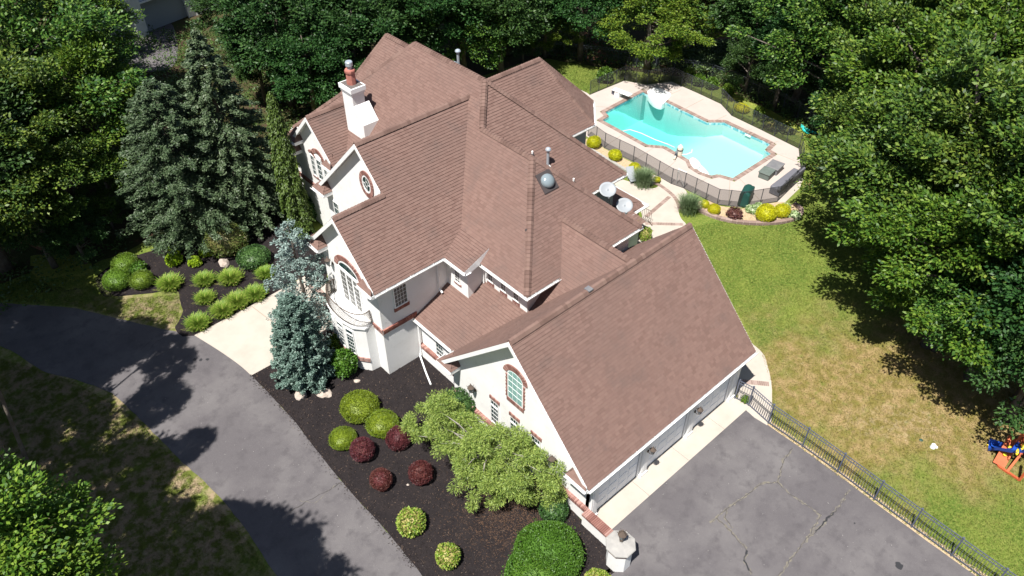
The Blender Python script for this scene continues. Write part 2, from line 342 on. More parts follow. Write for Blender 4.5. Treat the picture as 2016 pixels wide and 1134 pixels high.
sheet('bare_soil_bank', jitter_edge(smooth_poly([(58.48,38.73),(61.08,37.56),(59.62,35.68),(57.77,36.24),(57.45,37.66)]), .15), .016, 'straw')
sheet('leaf_litter_bank', jitter_edge(smooth_poly([(45.89,47.01),(48.04,46.76),(50.44,47.21),(52.17,45.04),(51.12,42.55),(48.59,40.27),(47.27,41.98),(45.87,44.58),(44.9,45.72)]), .2), .012, 'straw')
sheet('meadow_strip', jitter_edge(smooth_poly([(50.79,30.29),(51.31,27.6),(50.71,23.17),(49.9,22.25),(49.61,23.77),(49.58,26.41),(49.42,29.1)]), .1), .012, 'meadow')
for i, poly in enumerate(([(2.92,46.34),(4.22,45.81),(5.27,44.53),(5.24,42.03),(3.96,41.69),(2.81,43.32)], [(2.64,49.26),(3.74,48.95),(4.74,47.36),(3.7,46.94)])):
    sheet('dirt_patch', jitter_edge(smooth_poly(poly), .2), .012, 'straw' if i else 'meadow')
# driveway and parking court
drive_out = [(-7.88,53.01),(-1.69,45.64),(1.37,42.29),(3.37,40.03),(5.08,37.16),(6.43,34.97),(7.33,33.58),(7.77,31.7),(8.08,30.04),(8.19,28.89),(8.27,27.22),(8.3,24.81),(8.15,21.83),(8.1,19.25),(8.15,17),(8.09,15.46),(8.05,14.31),(7.82,11.8),(7.81,9.98)]
drive_in = [(4.98,12.54),(3.89,15.77),(3.65,18.3),(3.73,20.36),(3.65,23.45),(3.31,25.77),(3,28.38),(2.73,30.71),(2.43,32.51),(1.45,34.64),(0.55,36.06),(0.1,37.42),(-0.39,39.1),(-2.36,42.94),(-8.43,48.98)]
sheet('driveway', jitter_edge(smooth_poly(drive_out, 3, False) + smooth_poly(drive_in, 3, False), .025, .35), .02, 'asphalt', .05)
court = [(15.27,10.83),(25.11,10.85),(25.06,9.29),(25.07,7.42),(25.01,5.57),(24.89,3.71),(24.83,1.94),(24.77,0.18),(24.75,-1.65),(24.74,-6.11),(12.52,-0.92),(9.19,4.12),(7.81,9.98),(7.82,11.8),(9.69,10.93),(11.62,10.03),(13.7,9.19),(14.31,9.12)]
sheet('parking_court', jitter_edge(court, .012, .5), .024, 'asphalt', .05)
sheet('soil_strip', jitter_edge([(25.23,11.09),(25.57,10.87),(25.4,9.35),(25.38,7.49),(25.34,5.61),(25.25,3.76),(25.18,1.98),(25.13,0.23),(25.14,-2.09),(24.84,-2.02),(24.67,0.18),(24.73,1.93),(24.78,3.7),(24.86,5.56),(24.94,7.42),(24.93,9.32)], .03, .3), .012, 'drysand')
def crack(pts, wd, m, z, jag=.07, name='crack', parent=None):
    mb = MB(); P = [Vector(pts[0])]
    for a, b in zip(pts, pts[1:]):
        a = Vector(a); b = Vector(b); k = max(2, int((b - a).length / .14))
        for j in range(1, k + 1): P.append(a.lerp(b, j / k) + Vector((random.uniform(-jag, jag), random.uniform(-jag, jag))))
    for a, b in zip(P, P[1:]):
        d = b - a
        if d.length < .01: continue
        s = Vector((-d.y, d.x)).normalized() * wd * random.uniform(.3, 1.1) / 2; e = d.normalized() * wd * .3
        q = [a + s - e, a - s - e, b - s + e, b + s + e]; mb.add([(p.x, p.y, z) for p in q], [(0, 1, 2, 3)])
        z += .00002
    o = mb.build(name, m, parent); o['kind'] = 'stuff' if parent else 'structure'; return o
pc = bpy.data.objects['parking_court']; dv = bpy.data.objects['driveway']
cr = [[(24.73,7.73),(23.91,7.66),(23.34,7.42),(22.62,7.15),(22.06,7.58),(21.04,7.68),(19.78,7.85),(19.1,7.89),(18.74,7.89)], [(22.62,7.15),(22.48,6.38),(22.54,5.8),(22.56,4.93)], [(24.64,4.74),(23.47,4.61),(22.34,4.62),(21.18,4.69),(20.17,4.66),(18.84,4.53)],
      [(19.1,7.89),(19.06,7.27),(18.89,6.52),(18.81,6.06),(18.33,5.87),(18.07,5.34)], [(22.56,4.93),(21.77,4.81),(21.18,4.69)], [(19.78,7.85),(19.4,7.63),(19.19,7.15)]]
for i, c_ in enumerate(cr):
    crack(c_, .11, 'crackgrass', .0285, .05, parent=pc); crack(c_, .032, 'crack', .033, .05, parent=pc)
crack([(23.08,4.63),(22.34,4.62),(21.73,4.65)], .09, 'oil', .037, .05, parent=pc)
crack([(18.77,6.08),(18.33,5.87),(18.13,5.53)], .09, 'oil', .037, .05, parent=pc)
crack([(5.53,20.54),(6.53,20.5),(7.43,20.35),(8.07,20.35)], .05, 'crack', .025, .05, parent=dv)
crack([(6.19,20.8),(6.6,20.19),(7.79,20.42)], .025, 'crackgrass', .0275, .05, parent=dv)
crack([(4.99,34.12),(5.67,34.52),(6.23,34.52),(6.67,34.23)], .03, 'crack', .025, .04, parent=dv); crack([(4.75,34.44),(5.39,34.77),(5.58,34.96)], .03, 'crack', .025, .04, parent=dv)
def stain(pt, r, m='oil', z=.038, par=None):
    pts = [(pt[0] + r * random.uniform(.6, 1.1) * math.cos(t), pt[1] + r * random.uniform(.6, 1.1) * math.sin(t)) for t in np.linspace(0, 6.28, 11)[:-1]]
    o = MB().prism(smooth_poly(pts, 3), z - .002, z).build('oil_stain', m, par); o['kind'] = 'stuff'
stain((22.85,1.46), .2, par=pc); stain((23.29,3.73), .05, par=pc)
for p in ((6.54,31.92), (6.78,31.66), (7.05,31.46), (5.97,31.24)): stain(p, .11, z=.028, par=dv)
# specks of grit on the asphalt
mb = MB()
for _ in range(230):
    if random.random() < .5: x, y = random.uniform(15.5, 24), random.uniform(-2, 10.5)
    else:
        t = random.random(); a, b = Vector((4.44,32.3)), Vector((6.95,15.31)); p = a.lerp(b, t); x, y = p.x + random.uniform(-1.5, 1.5), p.y + random.uniform(-1.5, 1.5)
    r = random.uniform(.004, .012); mb.prism([(x - r, y - r), (x + r, y - r * .6), (x + r * .5, y + r), (x - r, y + r * .7)], .025, .036)
o = mb.build('loose_grit', 'capstone'); o['kind'] = 'stuff'
# concrete apron before the garage, in slabs with joints
ap = MB(); xs = [14.95, 17.8, 20.6, 23.3, 25.35]
for a, b in zip(xs, xs[1:]): ap.box(a + .008, b - .008, 10.55, 11.62, -.05, .045)
o = ap.build('garage_apron', 'concrete', bevel=.006); o['kind'] = 'structure'
# front walk
sheet('front_walk', smooth_poly([(7.33,33.58),(7.77,31.7),(8.08,30.04),(8.19,28.89)], 4, False) + [(9.31,28.88),(12.78,29.22),(13.3,29.28),(15.02,32.25),(14.28,33.83),(11.81,33.68)], .045, 'concrete', .08)
mb = MB(); a, b = Vector((10.74,33.52)), Vector((11.19,29.72)); mb.bar((*a, .048), (*b, .048), .05, .006); o = mb.build('joint', 'joint', bpy.data.objects['front_walk'])
brick_run('brick_edging', [(12.25,27.64),(13.56,29.03),(14.1,31.33),(14.19,33)], .5, .02, .055, 'coping', kind='structure')
brick_run('brick_edging', [(11.76,24.74),(12.34,26.08)], .2, .01, .03, 'coping', kind='structure')
# mulch beds
bedL = [(5.19,41.89),(4.87,40.27),(5.41,39.55),(7.08,38.45),(8.16,37.82),(8.04,36.82),(7.72,35.86),(7.16,35.16),(6.77,34.76),(7.33,33.58),(11.81,33.68),(14.28,33.83),(14.8,32.45),(16.31,34.85),(17.29,38.09),(17.42,40.95),(15.42,42.01),(13.67,42.1),(12.21,40.58),(10.05,43.09),(9.21,42.08),(8.1,42.3),(6.47,42.48)]
sheet('mulch_bed', jitter_edge(smooth_poly(bedL, 3), .02), .032, 'mulch', .04)
bedR = smooth_poly([(8.19,28.89),(8.27,27.22),(8.3,24.81),(8.15,21.83),(8.1,19.25),(8.15,17),(8.09,15.46),(8.05,14.31),(7.82,11.8)], 3, False) + [(9.69,10.93),(11.62,10.03),(13.7,9.19),(14.31,9.12),(14.81,9.21)] + [(14.7, 9.0), (14.7, 11.6), (15.2, 20.5), (15.9, 20.7), (15.9, 24.7), (14.0, 24.7), (14.0, 27)] + [(13.19,29.37),(9.31,28.88)]
sheet('mulch_bed', jitter_edge(bedR, .015, .4), .034, 'mulch', .04)
sheet('mulch_mound', jitter_edge(smooth_poly([(8.36,37.58),(8.98,35.97),(7.72,34.34),(7.72,35.86)]), .02), .036, 'mulch', .03)
def inside(p, poly):
    c = False; n = len(poly)
    for i in range(n):
        x1, y1 = poly[i]; x2, y2 = poly[(i + 1) % n]
        if (y1 > p[1]) != (y2 > p[1]) and p[0] < (x2 - x1) * (p[1] - y1) / (y2 - y1) + x1: c = not c
    return c
def scatter_in(poly, n):
    xs = [p[0] for p in poly]; ys = [p[1] for p in poly]; out = []
    while len(out) < n:
        p = (random.uniform(min(xs), max(xs)), random.uniform(min(ys), max(ys)))
        if inside(p, poly): out.append(p)
    return out
def leaves_mesh(name, c, d, u, ln, wd):
    """kites: centre c, axis d, side u, length ln, width wd -> one mesh of n quads"""
    n = len(c); d = d / (np.linalg.norm(d, axis=1, keepdims=True) + 1e-9); u = np.cross(d, np.cross(u, d)); u /= (np.linalg.norm(u, axis=1, keepdims=True) + 1e-9)
    ln = np.broadcast_to(np.asarray(ln, float), (n,))[:, None]; wd = np.broadcast_to(np.asarray(wd, float), (n,))[:, None]
    V = np.empty((n, 4, 3)); V[:, 0] = c - d * ln / 2; V[:, 1] = c + u * wd / 2 - d * ln * .05; V[:, 2] = c + d * ln / 2; V[:, 3] = c - u * wd / 2 - d * ln * .05
    me = bpy.data.meshes.new(name); me.vertices.add(4 * n); me.vertices.foreach_set('co', V.ravel())
    me.loops.add(4 * n); me.loops.foreach_set('vertex_index', np.arange(4 * n, dtype=np.int32)); me.polygons.add(n)
    me.polygons.foreach_set('loop_start', np.arange(0, 4 * n, 4, dtype=np.int32)); me.polygons.foreach_set('loop_total', np.full(n, 4, dtype=np.int32)); me.update(calc_edges=True)
    return me
def rvec(n): v = RNG.normal(size=(n, 3)); return v / np.linalg.norm(v, axis=1, keepdims=True)
pts = [(p[0] + random.gauss(0, .12), p[1] + random.gauss(0, .12)) for p in [tuple(Vector(bedR[i]).lerp(Vector(bedR[i + 1]), random.random())) for i in [random.randrange(20) for _ in range(900)]]] + scatter_in(bedR, 17000) + scatter_in(bedL, 7000); c_ = np.array([(p[0], p[1], .042) for p in pts]); c_[:, 2] += RNG.uniform(0, .03, len(pts))
d_ = rvec(len(pts)); d_[:, 2] *= .25; u_ = rvec(len(pts)); u_[:, 2] *= .3
o = link('bark_chips', leaves_mesh('bark_chips', c_, d_, u_, RNG.uniform(.04, .10, len(pts)), .025), 'barkchip'); o['kind'] = 'stuff'

nc = (12.92,14.18); pts = [p for p in [(random.gauss(nc[0], 1.3), random.gauss(nc[1], 1.3)) for _ in range(7000)] if inside(p, bedR)]; c_ = np.array([(p[0], p[1], .045) for p in pts]); c_[:, 2] += RNG.uniform(0, .03, len(pts))
d_ = rvec(len(pts)); d_[:, 2] *= .2; u_ = rvec(len(pts)); u_[:, 2] *= .3
M['needlelitter'] = mat('dry_needles', (.10, .06, .04), 1, .1, rnd=[(0, (.05, .032, .024)), (1, (.16, .095, .06))])
o = link('dry_needles', leaves_mesh('dry_needles', c_, d_, u_, RNG.uniform(.06, .13, len(pts)), .014), 'needlelitter'); o['kind'] = 'stuff'
def grass_blades(name, poly, n, holes=()):
    pts = [p for p in scatter_in(poly, n) if not any(inside(p, h) for h in holes)]; c = np.array([(p[0], p[1], .03) for p in pts]); k = len(pts); d = rvec(k); d[:, 2] = np.abs(d[:, 2]) * .8 + .5; u = rvec(k); u[:, 2] *= .2
    o = link(name, leaves_mesh(name, c, d, u, RNG.uniform(.06, .15, k), .035), 'lawn'); o['kind'] = 'stuff'
grass_blades('grass', [(34.51,21.76),(42.86,17.89),(41.86,13.7),(39.73,6.95),(39.08,1.84),(24.37,-3.74),(24.85,0.27),(24.93,5.6),(25.13,9.34),(27.1,10.37),(28.76,12.17),(31.81,17.03)], 95000)
grass_blades('grass', [(0.41,45.5),(5.44,42.16),(5.35,39.26),(8.2,37.25),(7.01,34.97),(5.15,37.31),(3.43,40.2),(1.43,42.47),(0.02,44.09)], 12000)
grass_blades('grass', [(-1.98,40.54),(0.02,37.16),(1.36,34.4),(2.63,30.46),(3.18,25.51),(3.56,20.04),(3.47,17.99),(-5.74,26.34)], 45000)
grass_blades('grass', [(44.67,44.6),(45.55,43.03),(47.47,39.25),(45.34,38.72),(42.54,38.34)], 6000)

# ---------------------------------------------------------------- house
H = empty('house', (0, 0, 0), 'white stucco house with steep brown shingle roofs, chimney and three-car garage', 'house')
ROOF = []                        # polygons of every roof plane, for the deck below the shingles
def clip(poly, ax, val, keep_gt):
    out = []; n = len(poly)
    for i in range(n):
        a = poly[i]; b = poly[(i + 1) % n]; ia = (a[ax] >= val) == keep_gt or abs(a[ax] - val) < 1e-9; ib = (b[ax] >= val) == keep_gt or abs(b[ax] - val) < 1e-9
        if ia: out.append(a)
        if ia != ib:
            t = (val - a[ax]) / (b[ax] - a[ax]); out.append((a[0] + (b[0] - a[0]) * t, a[1] + (b[1] - a[1]) * t))
    return out
E_ = .15
def shingle_plane(pts, roof):
    P = [Vector(p) for p in pts]; n = Vector((0, 0, 0))
    for i in range(len(P)): n += (P[i] - P[0]).cross(P[(i + 1) % len(P)] - P[0])
    n.normalize()
    if n.z < 0: n = -n; P = P[::-1]
    ROOF.append([p - n * .02 for p in P])
    u = Vector((0, 0, 1)).cross(n).normalized(); v = n.cross(u)
    if v.z < 0: v = -v
    O = P[0]; q = [((p - O).dot(u), (p - O).dot(v)) for p in P]
    v0 = min(a[1] for a in q); v1 = max(a[1] for a in q); mb = MB(); k = 0; vc = v0
    while vc < v1 - 1e-4:
        band = clip(clip(q, 1, vc, True), 1, vc + E_ * .94, False)  # dark felt left bare above each course imitates the shadow line under the butts
        if len(band) > 2:
            u0 = min(a[0] for a in band); u1 = max(a[0] for a in band); x = u0 - random.uniform(0, .3)
            while x < u1:
                wd = random.choice((.14, .2, .25, .3)); t = clip(clip(band, 0, x, True), 0, x + wd, False) if True else None
                if len(t) > 2:
                    th = .020 + random.choice((0, 0, .006, .009))
                    tv = [O + u * a[0] + v * a[1] + n * (th * (1 - (a[1] - vc) / E_) + .002) for a in t]; low = [i for i, a in enumerate(t) if abs(a[1] - vc) < 1e-6]
                    fs = [tuple(range(len(t)))]; vs = list(tv)
                    for i in low:
                        j = (i + 1) % len(t)
                        if j in low: vs += [tv[i] - n * th, tv[j] - n * th]; fs.append((j, i, len(vs) - 2, len(vs) - 1))
                    mb.add(vs, fs)
                x += wd
        vc += E_
    o = mb.build('shingles', 'shingle', roof); o['kind'] = 'stuff'; return o
roof = link('roof', bpy.data.meshes.new('roof'), 'deck_felt', H)
def pl3(f, pts): return [(x, y, f(x, y)) for x, y in pts]
S1 = lambda x, y: 6 + (y - 23.8)
Lp = lambda x, y: 6 + (x - 18.15)
planes = [
 pl3(S1, [(13.1, 23.8), (17.15, 23.8), (18.79, 24.44), (22.85, 28.5), (15.87, 28.5), (15.87, 26.6), (13.1, 26.6)]),
 pl3(lambda x, y: 8.8 - (y - 26.6), [(13.1, 26.6), (16.25, 26.6), (16.25, 29.4), (13.1, 29.4)]),
 pl3(lambda x, y: 10.7 - (y - 28.5), [(15.87, 28.5), (22.85, 28.5), (18.15, 33.2), (15.87, 33.2)]),
 pl3(lambda x, y: 8.3 - (36.2 - y), [(17.4, 33.9), (18.15, 33.9), (20.45, 36.2), (17.4, 36.2)]),
 pl3(lambda x, y: 8.3 - (y - 36.2), [(17.4, 36.2), (20.45, 36.2), (18.15, 38.5), (17.4, 38.5)]),
 pl3(Lp, [(18.15, 39.55), (23.65, 34.05), (23.65, 28.15), (22.1, 26.6), (22.1, 22.95), (18.15, 19.0), (18.15, 22.27), (18.79, 22.27), (18.79, 24.7), (18.15, 24.7)]),
 pl3(lambda x, y: 6 + .39 * (x - 17.15), [(17.15, 22.27), (18.79, 22.27), (18.79, 24.5), (17.15, 23.9)]),
 pl3(lambda x, y: 6 + (y - 19), [(18.15, 19), (26.05, 19), (22.1, 22.95)]),
 pl3(lambda x, y: 9.95 - (x - 22.1), [(22.1, 22.95), (26.05, 19), (26.05, 22.8), (22.1, 26.7)]),
 pl3(lambda x, y: 6 + (y - 22.75), [(23.65, 28.2), (22.1, 26.65), (22.1, 26.5), (25.9, 22.75), (29.1, 22.75)]),
 pl3(lambda x, y: 11.45 - (x - 23.65), [(23.65, 28.2), (29.1, 22.75), (29.1, 39.55), (23.65, 34.1)]),
 pl3(lambda x, y: 6 + (39.55 - y), [(18.15, 39.55), (29.1, 39.55), (23.65, 34.08)]),
 pl3(lambda x, y: 6 + (y - 27.6), [(25.7, 31.05), (29.1, 27.6), (31.7, 27.6), (30.34, 31.05)]),
 [(30.34, 31.05, 9.45), (31.7, 27.6, 6), (33.75, 29.65, 6)], [(30.34, 31.05, 9.45), (33.75, 29.65, 6), (33.75, 32.45, 6)], [(30.34, 31.05, 9.45), (33.75, 32.45, 6), (31.7, 34.5, 6)],
 pl3(lambda x, y: 6 + (34.5 - y), [(25.7, 31.05), (30.34, 31.05), (31.7, 34.5), (29.1, 34.5)]),
 pl3(lambda x, y: 9.8 - (25.2 - x), [(25.2, 39.2), (21.4, 40.3), (21.4, 39.0), (25.2, 35.4)]),
 [(25.2, 39.2, 9.8), (21.4, 40.3, 6), (29.0, 40.3, 6)],
 pl3(lambda x, y: 9.8 - (x - 25.2), [(25.2, 39.2), (29.0, 40.3), (29.0, 36), (25.2, 35.4)]),
 pl3(lambda x, y: 3.0 + (y - 11.3) * 1.02, [(14.4, 11.3), (25.9, 11.3), (25.9, 16.1), (14.4, 16.1)]),
 pl3(lambda x, y: 3.0 + (20.9 - y) * 1.02, [(14.4, 16.1), (25.9, 16.1), (25.9, 20.9), (14.4, 20.9)]),
]
for p in planes: shingle_plane(p, roof)
# connector roof with a bell-cast (flared) slope
prof = [(22.0, 7.7), (20.6, 6.28), (19.7, 5.42), (18.9, 4.74), (18.0, 4.16), (16.8, 3.52), (15.3, 2.87)]
for (xa, za), (xb, zb) in zip(prof, prof[1:]):
    shingle_plane([(xa, 16.2, za), (xb, 16.2, zb), (xb, 24.2, zb), (xa, 24.2, za)] if xb < 20 else [(xa, 16.2, za), (xb, 16.2, zb), (xb, 19 + (zb - 6) + .1, zb), (xa, 19 + (za - 6) + .1, za)], roof)
shingle_plane([(22, 16.2, 7.7), (22, 20.8, 7.7), (25.6, 19.2, 4.1), (25.6, 16.2, 4.1)], roof)
# deck under the shingles
rm = MB()
for P in ROOF:
    n = len(P); rm.add(P, [tuple(range(n))])
me = bpy.data.meshes.new('roof_deck'); me.from_pydata(rm.v, [], rm.f); me.materials.append(M['deck_felt']); roof.data = me

def cap_run(a, b, name='ridge_cap', wd=.17):
    a = Vector(a); b = Vector(b); d = (b - a); L_ = d.length; d.normalize(); s = d.cross(Vector((0, 0, 1))).normalized(); up = s.cross(d).normalized(); mb = MB(); k = int(L_ / .2); x = 0
    drop = .13 if abs(d.z) < .2 else .09
    for i in range(k + 1):
        p0 = a + d * (i * L_ / (k + 1)); p1 = a + d * ((i + 1) * L_ / (k + 1)); q = []
        for p, h in ((p0, .02), (p1, .048)): q += [p - s * wd - up * (drop - h), p - s * wd * .4 + up * (h + .012), p + s * wd * .4 + up * (h + .012), p + s * wd - up * (drop - h)]
        mb.add(q + [q[4] - up * .03, q[7] - up * .03], [(0, 4, 5, 1), (1, 5, 6, 2), (2, 6, 7, 3), (4, 8, 9, 7, 6, 5)])
    return mb.build(name, 'ridge', H)
for a, b in [((23.65, 34.05, 11.47), (23.65, 28.15, 11.47)), ((23.65, 28.15, 11.47), (22.1, 26.6, 9.95)), ((22.1, 26.6, 9.95), (22.1, 22.95, 9.95)), ((22.1, 22.95, 9.97), (18.2, 19.05, 6.05)),
             ((22.1, 22.95, 9.97), (26.05, 19.0, 6.02)), ((23.65, 28.15, 11.47), (29.1, 22.75, 6.02)), ((23.65, 34.05, 11.47), (18.15, 39.55, 6.02)), ((23.65, 34.05, 11.47), (29.1, 39.55, 6.02)),
             ((15.9, 28.5, 10.72), (22.85, 28.5, 10.72)), ((13.15, 26.6, 8.82), (15.95, 26.6, 8.82)), ((17.45, 36.2, 8.32), (20.45, 36.2, 8.32)), ((25.7, 31.05, 9.47), (30.34, 31.05, 9.47)),
             ((30.34, 31.05, 9.47), (31.7, 27.6, 6.02)), ((30.34, 31.05, 9.47), (33.75, 29.65, 6.02)), ((30.34, 31.05, 9.47), (33.75, 32.45, 6.02)), ((25.2, 39.2, 9.82), (25.2, 35.4, 9.82)),
             ((25.2, 39.2, 9.82), (21.4, 40.3, 6.02)), ((25.2, 39.2, 9.82), (29, 40.3, 6.02)), ((14.45, 16.1, 7.92), (25.85, 16.1, 7.92)), ((22, 20.75, 7.72), (22, 16.2, 7.72))]: cap_run(a, b)

# walls: thin solids standing under the roof planes
def wall(pts, inward, m='stucco', name='wall'): return MB().extr(pts, inward).build(name, m, H)
z3 = 3.0
# left wing (gable towards the drive)
wall([(13.47, 24.2, 0), (13.47, 24.2, 6.25), (13.47, 26.6, 8.62), (13.47, 29.0, 6.25), (13.47, 29.0, 0)], (.16, 0, 0))
wall([(13.63, 24.2, 0), (17.55, 24.2, 0), (17.55, 24.2, 6.22), (13.63, 24.2, 6.22)], (0, .16, 0))
wall([(13.63, 28.84, 0), (16.2, 28.84, 0), (16.2, 28.84, 6.3), (13.63, 28.84, 6.3)], (0, .16, 0))
# second gable
wall([(16.2, 24.36, 0), (16.2, 24.36, 6.4), (16.2, 28.5, 10.5), (16.2, 32.9, 6.15), (16.2, 32.9, 0)], (.16, 0, 0))
wall([(16.36, 32.74, 0), (17.75, 32.74, 0), (17.75, 32.74, 6.3), (16.36, 32.74, 6.3)], (0, .16, 0))
# third gable
wall([(17.75, 32.9, 0), (17.75, 32.9, 6.1), (17.75, 34.25, 6.2), (17.75, 36.2, 8.12), (17.75, 38.15, 6.2), (17.75, 39.2, 6.1), (17.75, 39.2, 0)], (.16, 0, 0))
wall([(17.91, 39.2, 0), (28.7, 39.2, 0), (28.7, 39.2, 6.1), (17.91, 39.2, 6.1)], (0, -.16, 0))
# bump over the connector roof, window wall, hip end
wall([(17.55, 22.55, 3.2), (17.55, 22.55, 6.05), (17.55, 24.2, 6.05), (17.55, 24.2, 3.2)], (.16, 0, 0))
wall([(17.71, 22.55, 3.2), (17.71, 22.55, 6.1), (18.55, 22.55, 6.4), (18.55, 22.55, 3.2)], (0, .16, 0))
wall([(18.55, 19.4, 3.4), (18.55, 19.4, 6.2), (18.55, 22.55, 6.2), (18.55, 22.55, 3.4)], (.16, 0, 0))
wall([(18.71, 19.4, 3.4), (25.6, 19.4, 0), (25.6, 19.4, 6.2), (18.71, 19.4, 6.2)], (0, .16, 0))
wall([(25.6, 19.56, 0), (25.6, 23.15, 0), (25.6, 23.15, 6.2), (25.6, 19.56, 6.2)], (-.16, 0, 0), 'siding')
wall([(25.6, 23.15, 0), (28.7, 23.15, 0), (28.7, 23.15, 6.2), (25.6, 23.15, 6.2)], (0, .16, 0), 'siding')
wall([(28.7, 23.31, 0), (28.7, 39.04, 0), (28.7, 39.04, 6.2), (28.7, 23.31, 6.2)], (-.16, 0, 0))
wall([(28.7, 28.0, 0), (31.5, 28.0, 0), (31.5, 28.0, 6.2), (28.7, 28.0, 6.2)], (0, .16, 0), 'siding')
wall([(31.5, 28.0, 0), (33.35, 29.85, 0), (33.35, 29.85, 6.1), (31.5, 28.0, 6.1)], (-.11, .11, 0))
wall([(33.35, 29.85, 0), (33.35, 32.3, 0), (33.35, 32.3, 6.1), (33.35, 29.85, 6.1)], (-.16, 0, 0))
wall([(28.7, 34.1, 0), (31.6, 34.1, 0), (31.6, 34.1, 6.2), (28.7, 34.1, 6.2)], (0, -.16, 0))
wall([(31.6, 34.1, 0), (33.35, 32.3, 0), (33.35, 32.3, 6.1), (31.6, 34.1, 6.1)], (-.11, -.11, 0))
wall([(21.8, 39.2, 0), (21.8, 40.0, 0), (21.8, 40.0, 6.1), (21.8, 39.2, 6.1)], (.16, 0, 0)); wall([(21.96, 40.0, 0), (28.6, 40.0, 0), (28.6, 40.0, 6.1), (21.96, 40.0, 6.1)], (0, -.16, 0)); wall([(28.6, 39.2, 0), (28.6, 39.84, 0), (28.6, 39.84, 6.1), (28.6, 39.2, 6.1)], (-.16, 0, 0))
# connector and garage
wall([(15.65, 20.6, 0), (15.65, 20.6, 3.0), (15.65, 24.2, 3.0), (15.65, 24.2, 0)], (.16, 0, 0))
wall([(14.9, 11.62, 0), (14.9, 11.62, 3.2), (14.9, 16.1, 7.75), (14.9, 20.6, 3.2), (14.9, 20.6, 0)], (.16, 0, 0))
wall([(15.06, 20.6, 0), (15.65, 20.6, 0), (15.65, 20.6, 3.1), (15.06, 20.6, 3.1)], (0, -.16, 0))
wall([(25.3, 11.62, 0), (25.3, 11.62, 3.2), (25.3, 16.1, 7.75), (25.3, 20.6, 3.2), (25.3, 20.6, 0)], (-.16, 0, 0))
wall([(15.06, 20.44, 0), (25.14, 20.44, 0), (25.14, 20.44, 3.3), (15.06, 20.44, 3.3)], (0, .16, 0))
# fascia, rake boards, soffits, gutters
def rake(a, b, inx, name='rake_board', hgt=.26, th=.05):
    """board under the roof edge from a to b; soffit returns inward by inx"""
    a = Vector(a); b = Vector(b); d = Vector((0, 0, -hgt))
    MB().extr([a, b, b + d, a + d], (th, 0, 0)).build(name, 'white', H)
    MB().extr([a + d * .5 + Vector((th, 0, 0)), b + d * .5 + Vector((th, 0, 0)), b + d * .5 + Vector((inx, 0, 0)), a + d * .5 + Vector((inx, 0, 0))], (0, 0, -.03)).build('soffit', 'white', H)
for x, yr, zr, ya, yb, ze, inx in [(13.08, 26.6, 8.8, 23.9, 29.3, 6.1, .39), (15.85, 28.5, 10.7, 26.72, 33.0, None, .35), (17.38, 36.2, 8.3, 34.2, 38.4, None, .37)]:
    rake((x, ya, zr - abs(yr - ya)), (x, yr, zr), inx); rake((x, yb, zr - abs(yb - yr)), (x, yr, zr), inx)
rake((14.38, 11.4, 3.1), (14.38, 16.1, 7.9), .52); rake((14.38, 20.8, 3.1), (14.38, 16.1, 7.9), .52)
rake((25.87, 11.4, 3.1), (25.87, 16.1, 7.9), -.57); rake((25.87, 20.8, 3.1), (25.87, 16.1, 7.9), -.57)
def gutter(a, b, out, straps=True, soffit=.4):
    """K-style gutter from a to b, open on top, 'out' points away from the wall"""
    a = Vector(a); b = Vector(b); o_ = Vector(out).normalized(); mb = MB(); sec = [(0, 0), (0, -.11), (.09, -.12), (.13, -.06), (.13, -.005), (.115, -.005), (.115, -.06), (.08, -.105), (.015, -.1), (.015, 0)]
    V = [p + o_ * s[0] + Vector((0, 0, s[1])) for p in (a, b) for s in sec]; n = len(sec)
    mb.add(V, [(i, (i + 1) % n, n + (i + 1) % n, n + i) for i in range(n)] + [tuple(range(n))[::-1], tuple(range(n, 2 * n))])
    if straps:
        L_ = (b - a).length; k = max(1, int(L_ / 1.1))
        for i in range(k):
            p = a.lerp(b, (i + .5) / k); mb.bar(p - o_ * .04 + Vector((0, 0, .02)), p + o_ * .14 + Vector((0, 0, .012)), .03, .012)
    mb.build('gutter', 'gutter', H)
    d = Vector((0, 0, -.2)); MB().extr([a - o_ * .002, b - o_ * .002, b + d - o_ * .002, a + d - o_ * .002], -o_ * .03).build('fascia', 'white', H)
    if soffit: MB().extr([a + d * .9 - o_ * .03, b + d * .9 - o_ * .03, b + d * .9 - o_ * soffit, a + d * .9 - o_ * soffit], (0, 0, -.02)).build('soffit', 'white', H)
gutter((13.1, 23.8, 5.98), (17.15, 23.8, 5.98), (0, -1, 0)); gutter((17.15, 23.75, 5.98), (17.15, 22.22, 5.98), (-1, 0, 0)); gutter((18.15, 22.2, 5.98), (18.15, 19, 5.98), (-1, 0, 0)); gutter((18.1, 19, 5.98), (26.1, 19, 5.98), (0, -1, 0))
gutter((26.05, 19, 5.98), (26.05, 22.7, 5.98), (1, 0, 0)); gutter((25.95, 22.75, 5.98), (29.15, 22.75, 5.98), (0, -1, 0)); gutter((29.1, 22.7, 5.98), (29.1, 27.6, 5.98), (1, 0, 0))
gutter((29.1, 27.6, 5.98), (31.7, 27.6, 5.98), (0, -1, 0)); gutter((31.7, 27.6, 5.98), (33.75, 29.65, 5.98), (1, -1, 0)); gutter((33.75, 29.65, 5.98), (33.75, 32.45, 5.98), (1, 0, 0))
gutter((13.1, 29.4, 5.98), (16.2, 29.4, 5.98), (0, 1, 0)); gutter((18.15, 38.55, 5.98), (18.15, 39.6, 5.98), (-1, 0, 0)); gutter((15.9, 33.2, 5.98), (18.1, 33.2, 5.98), (0, 1, 0))
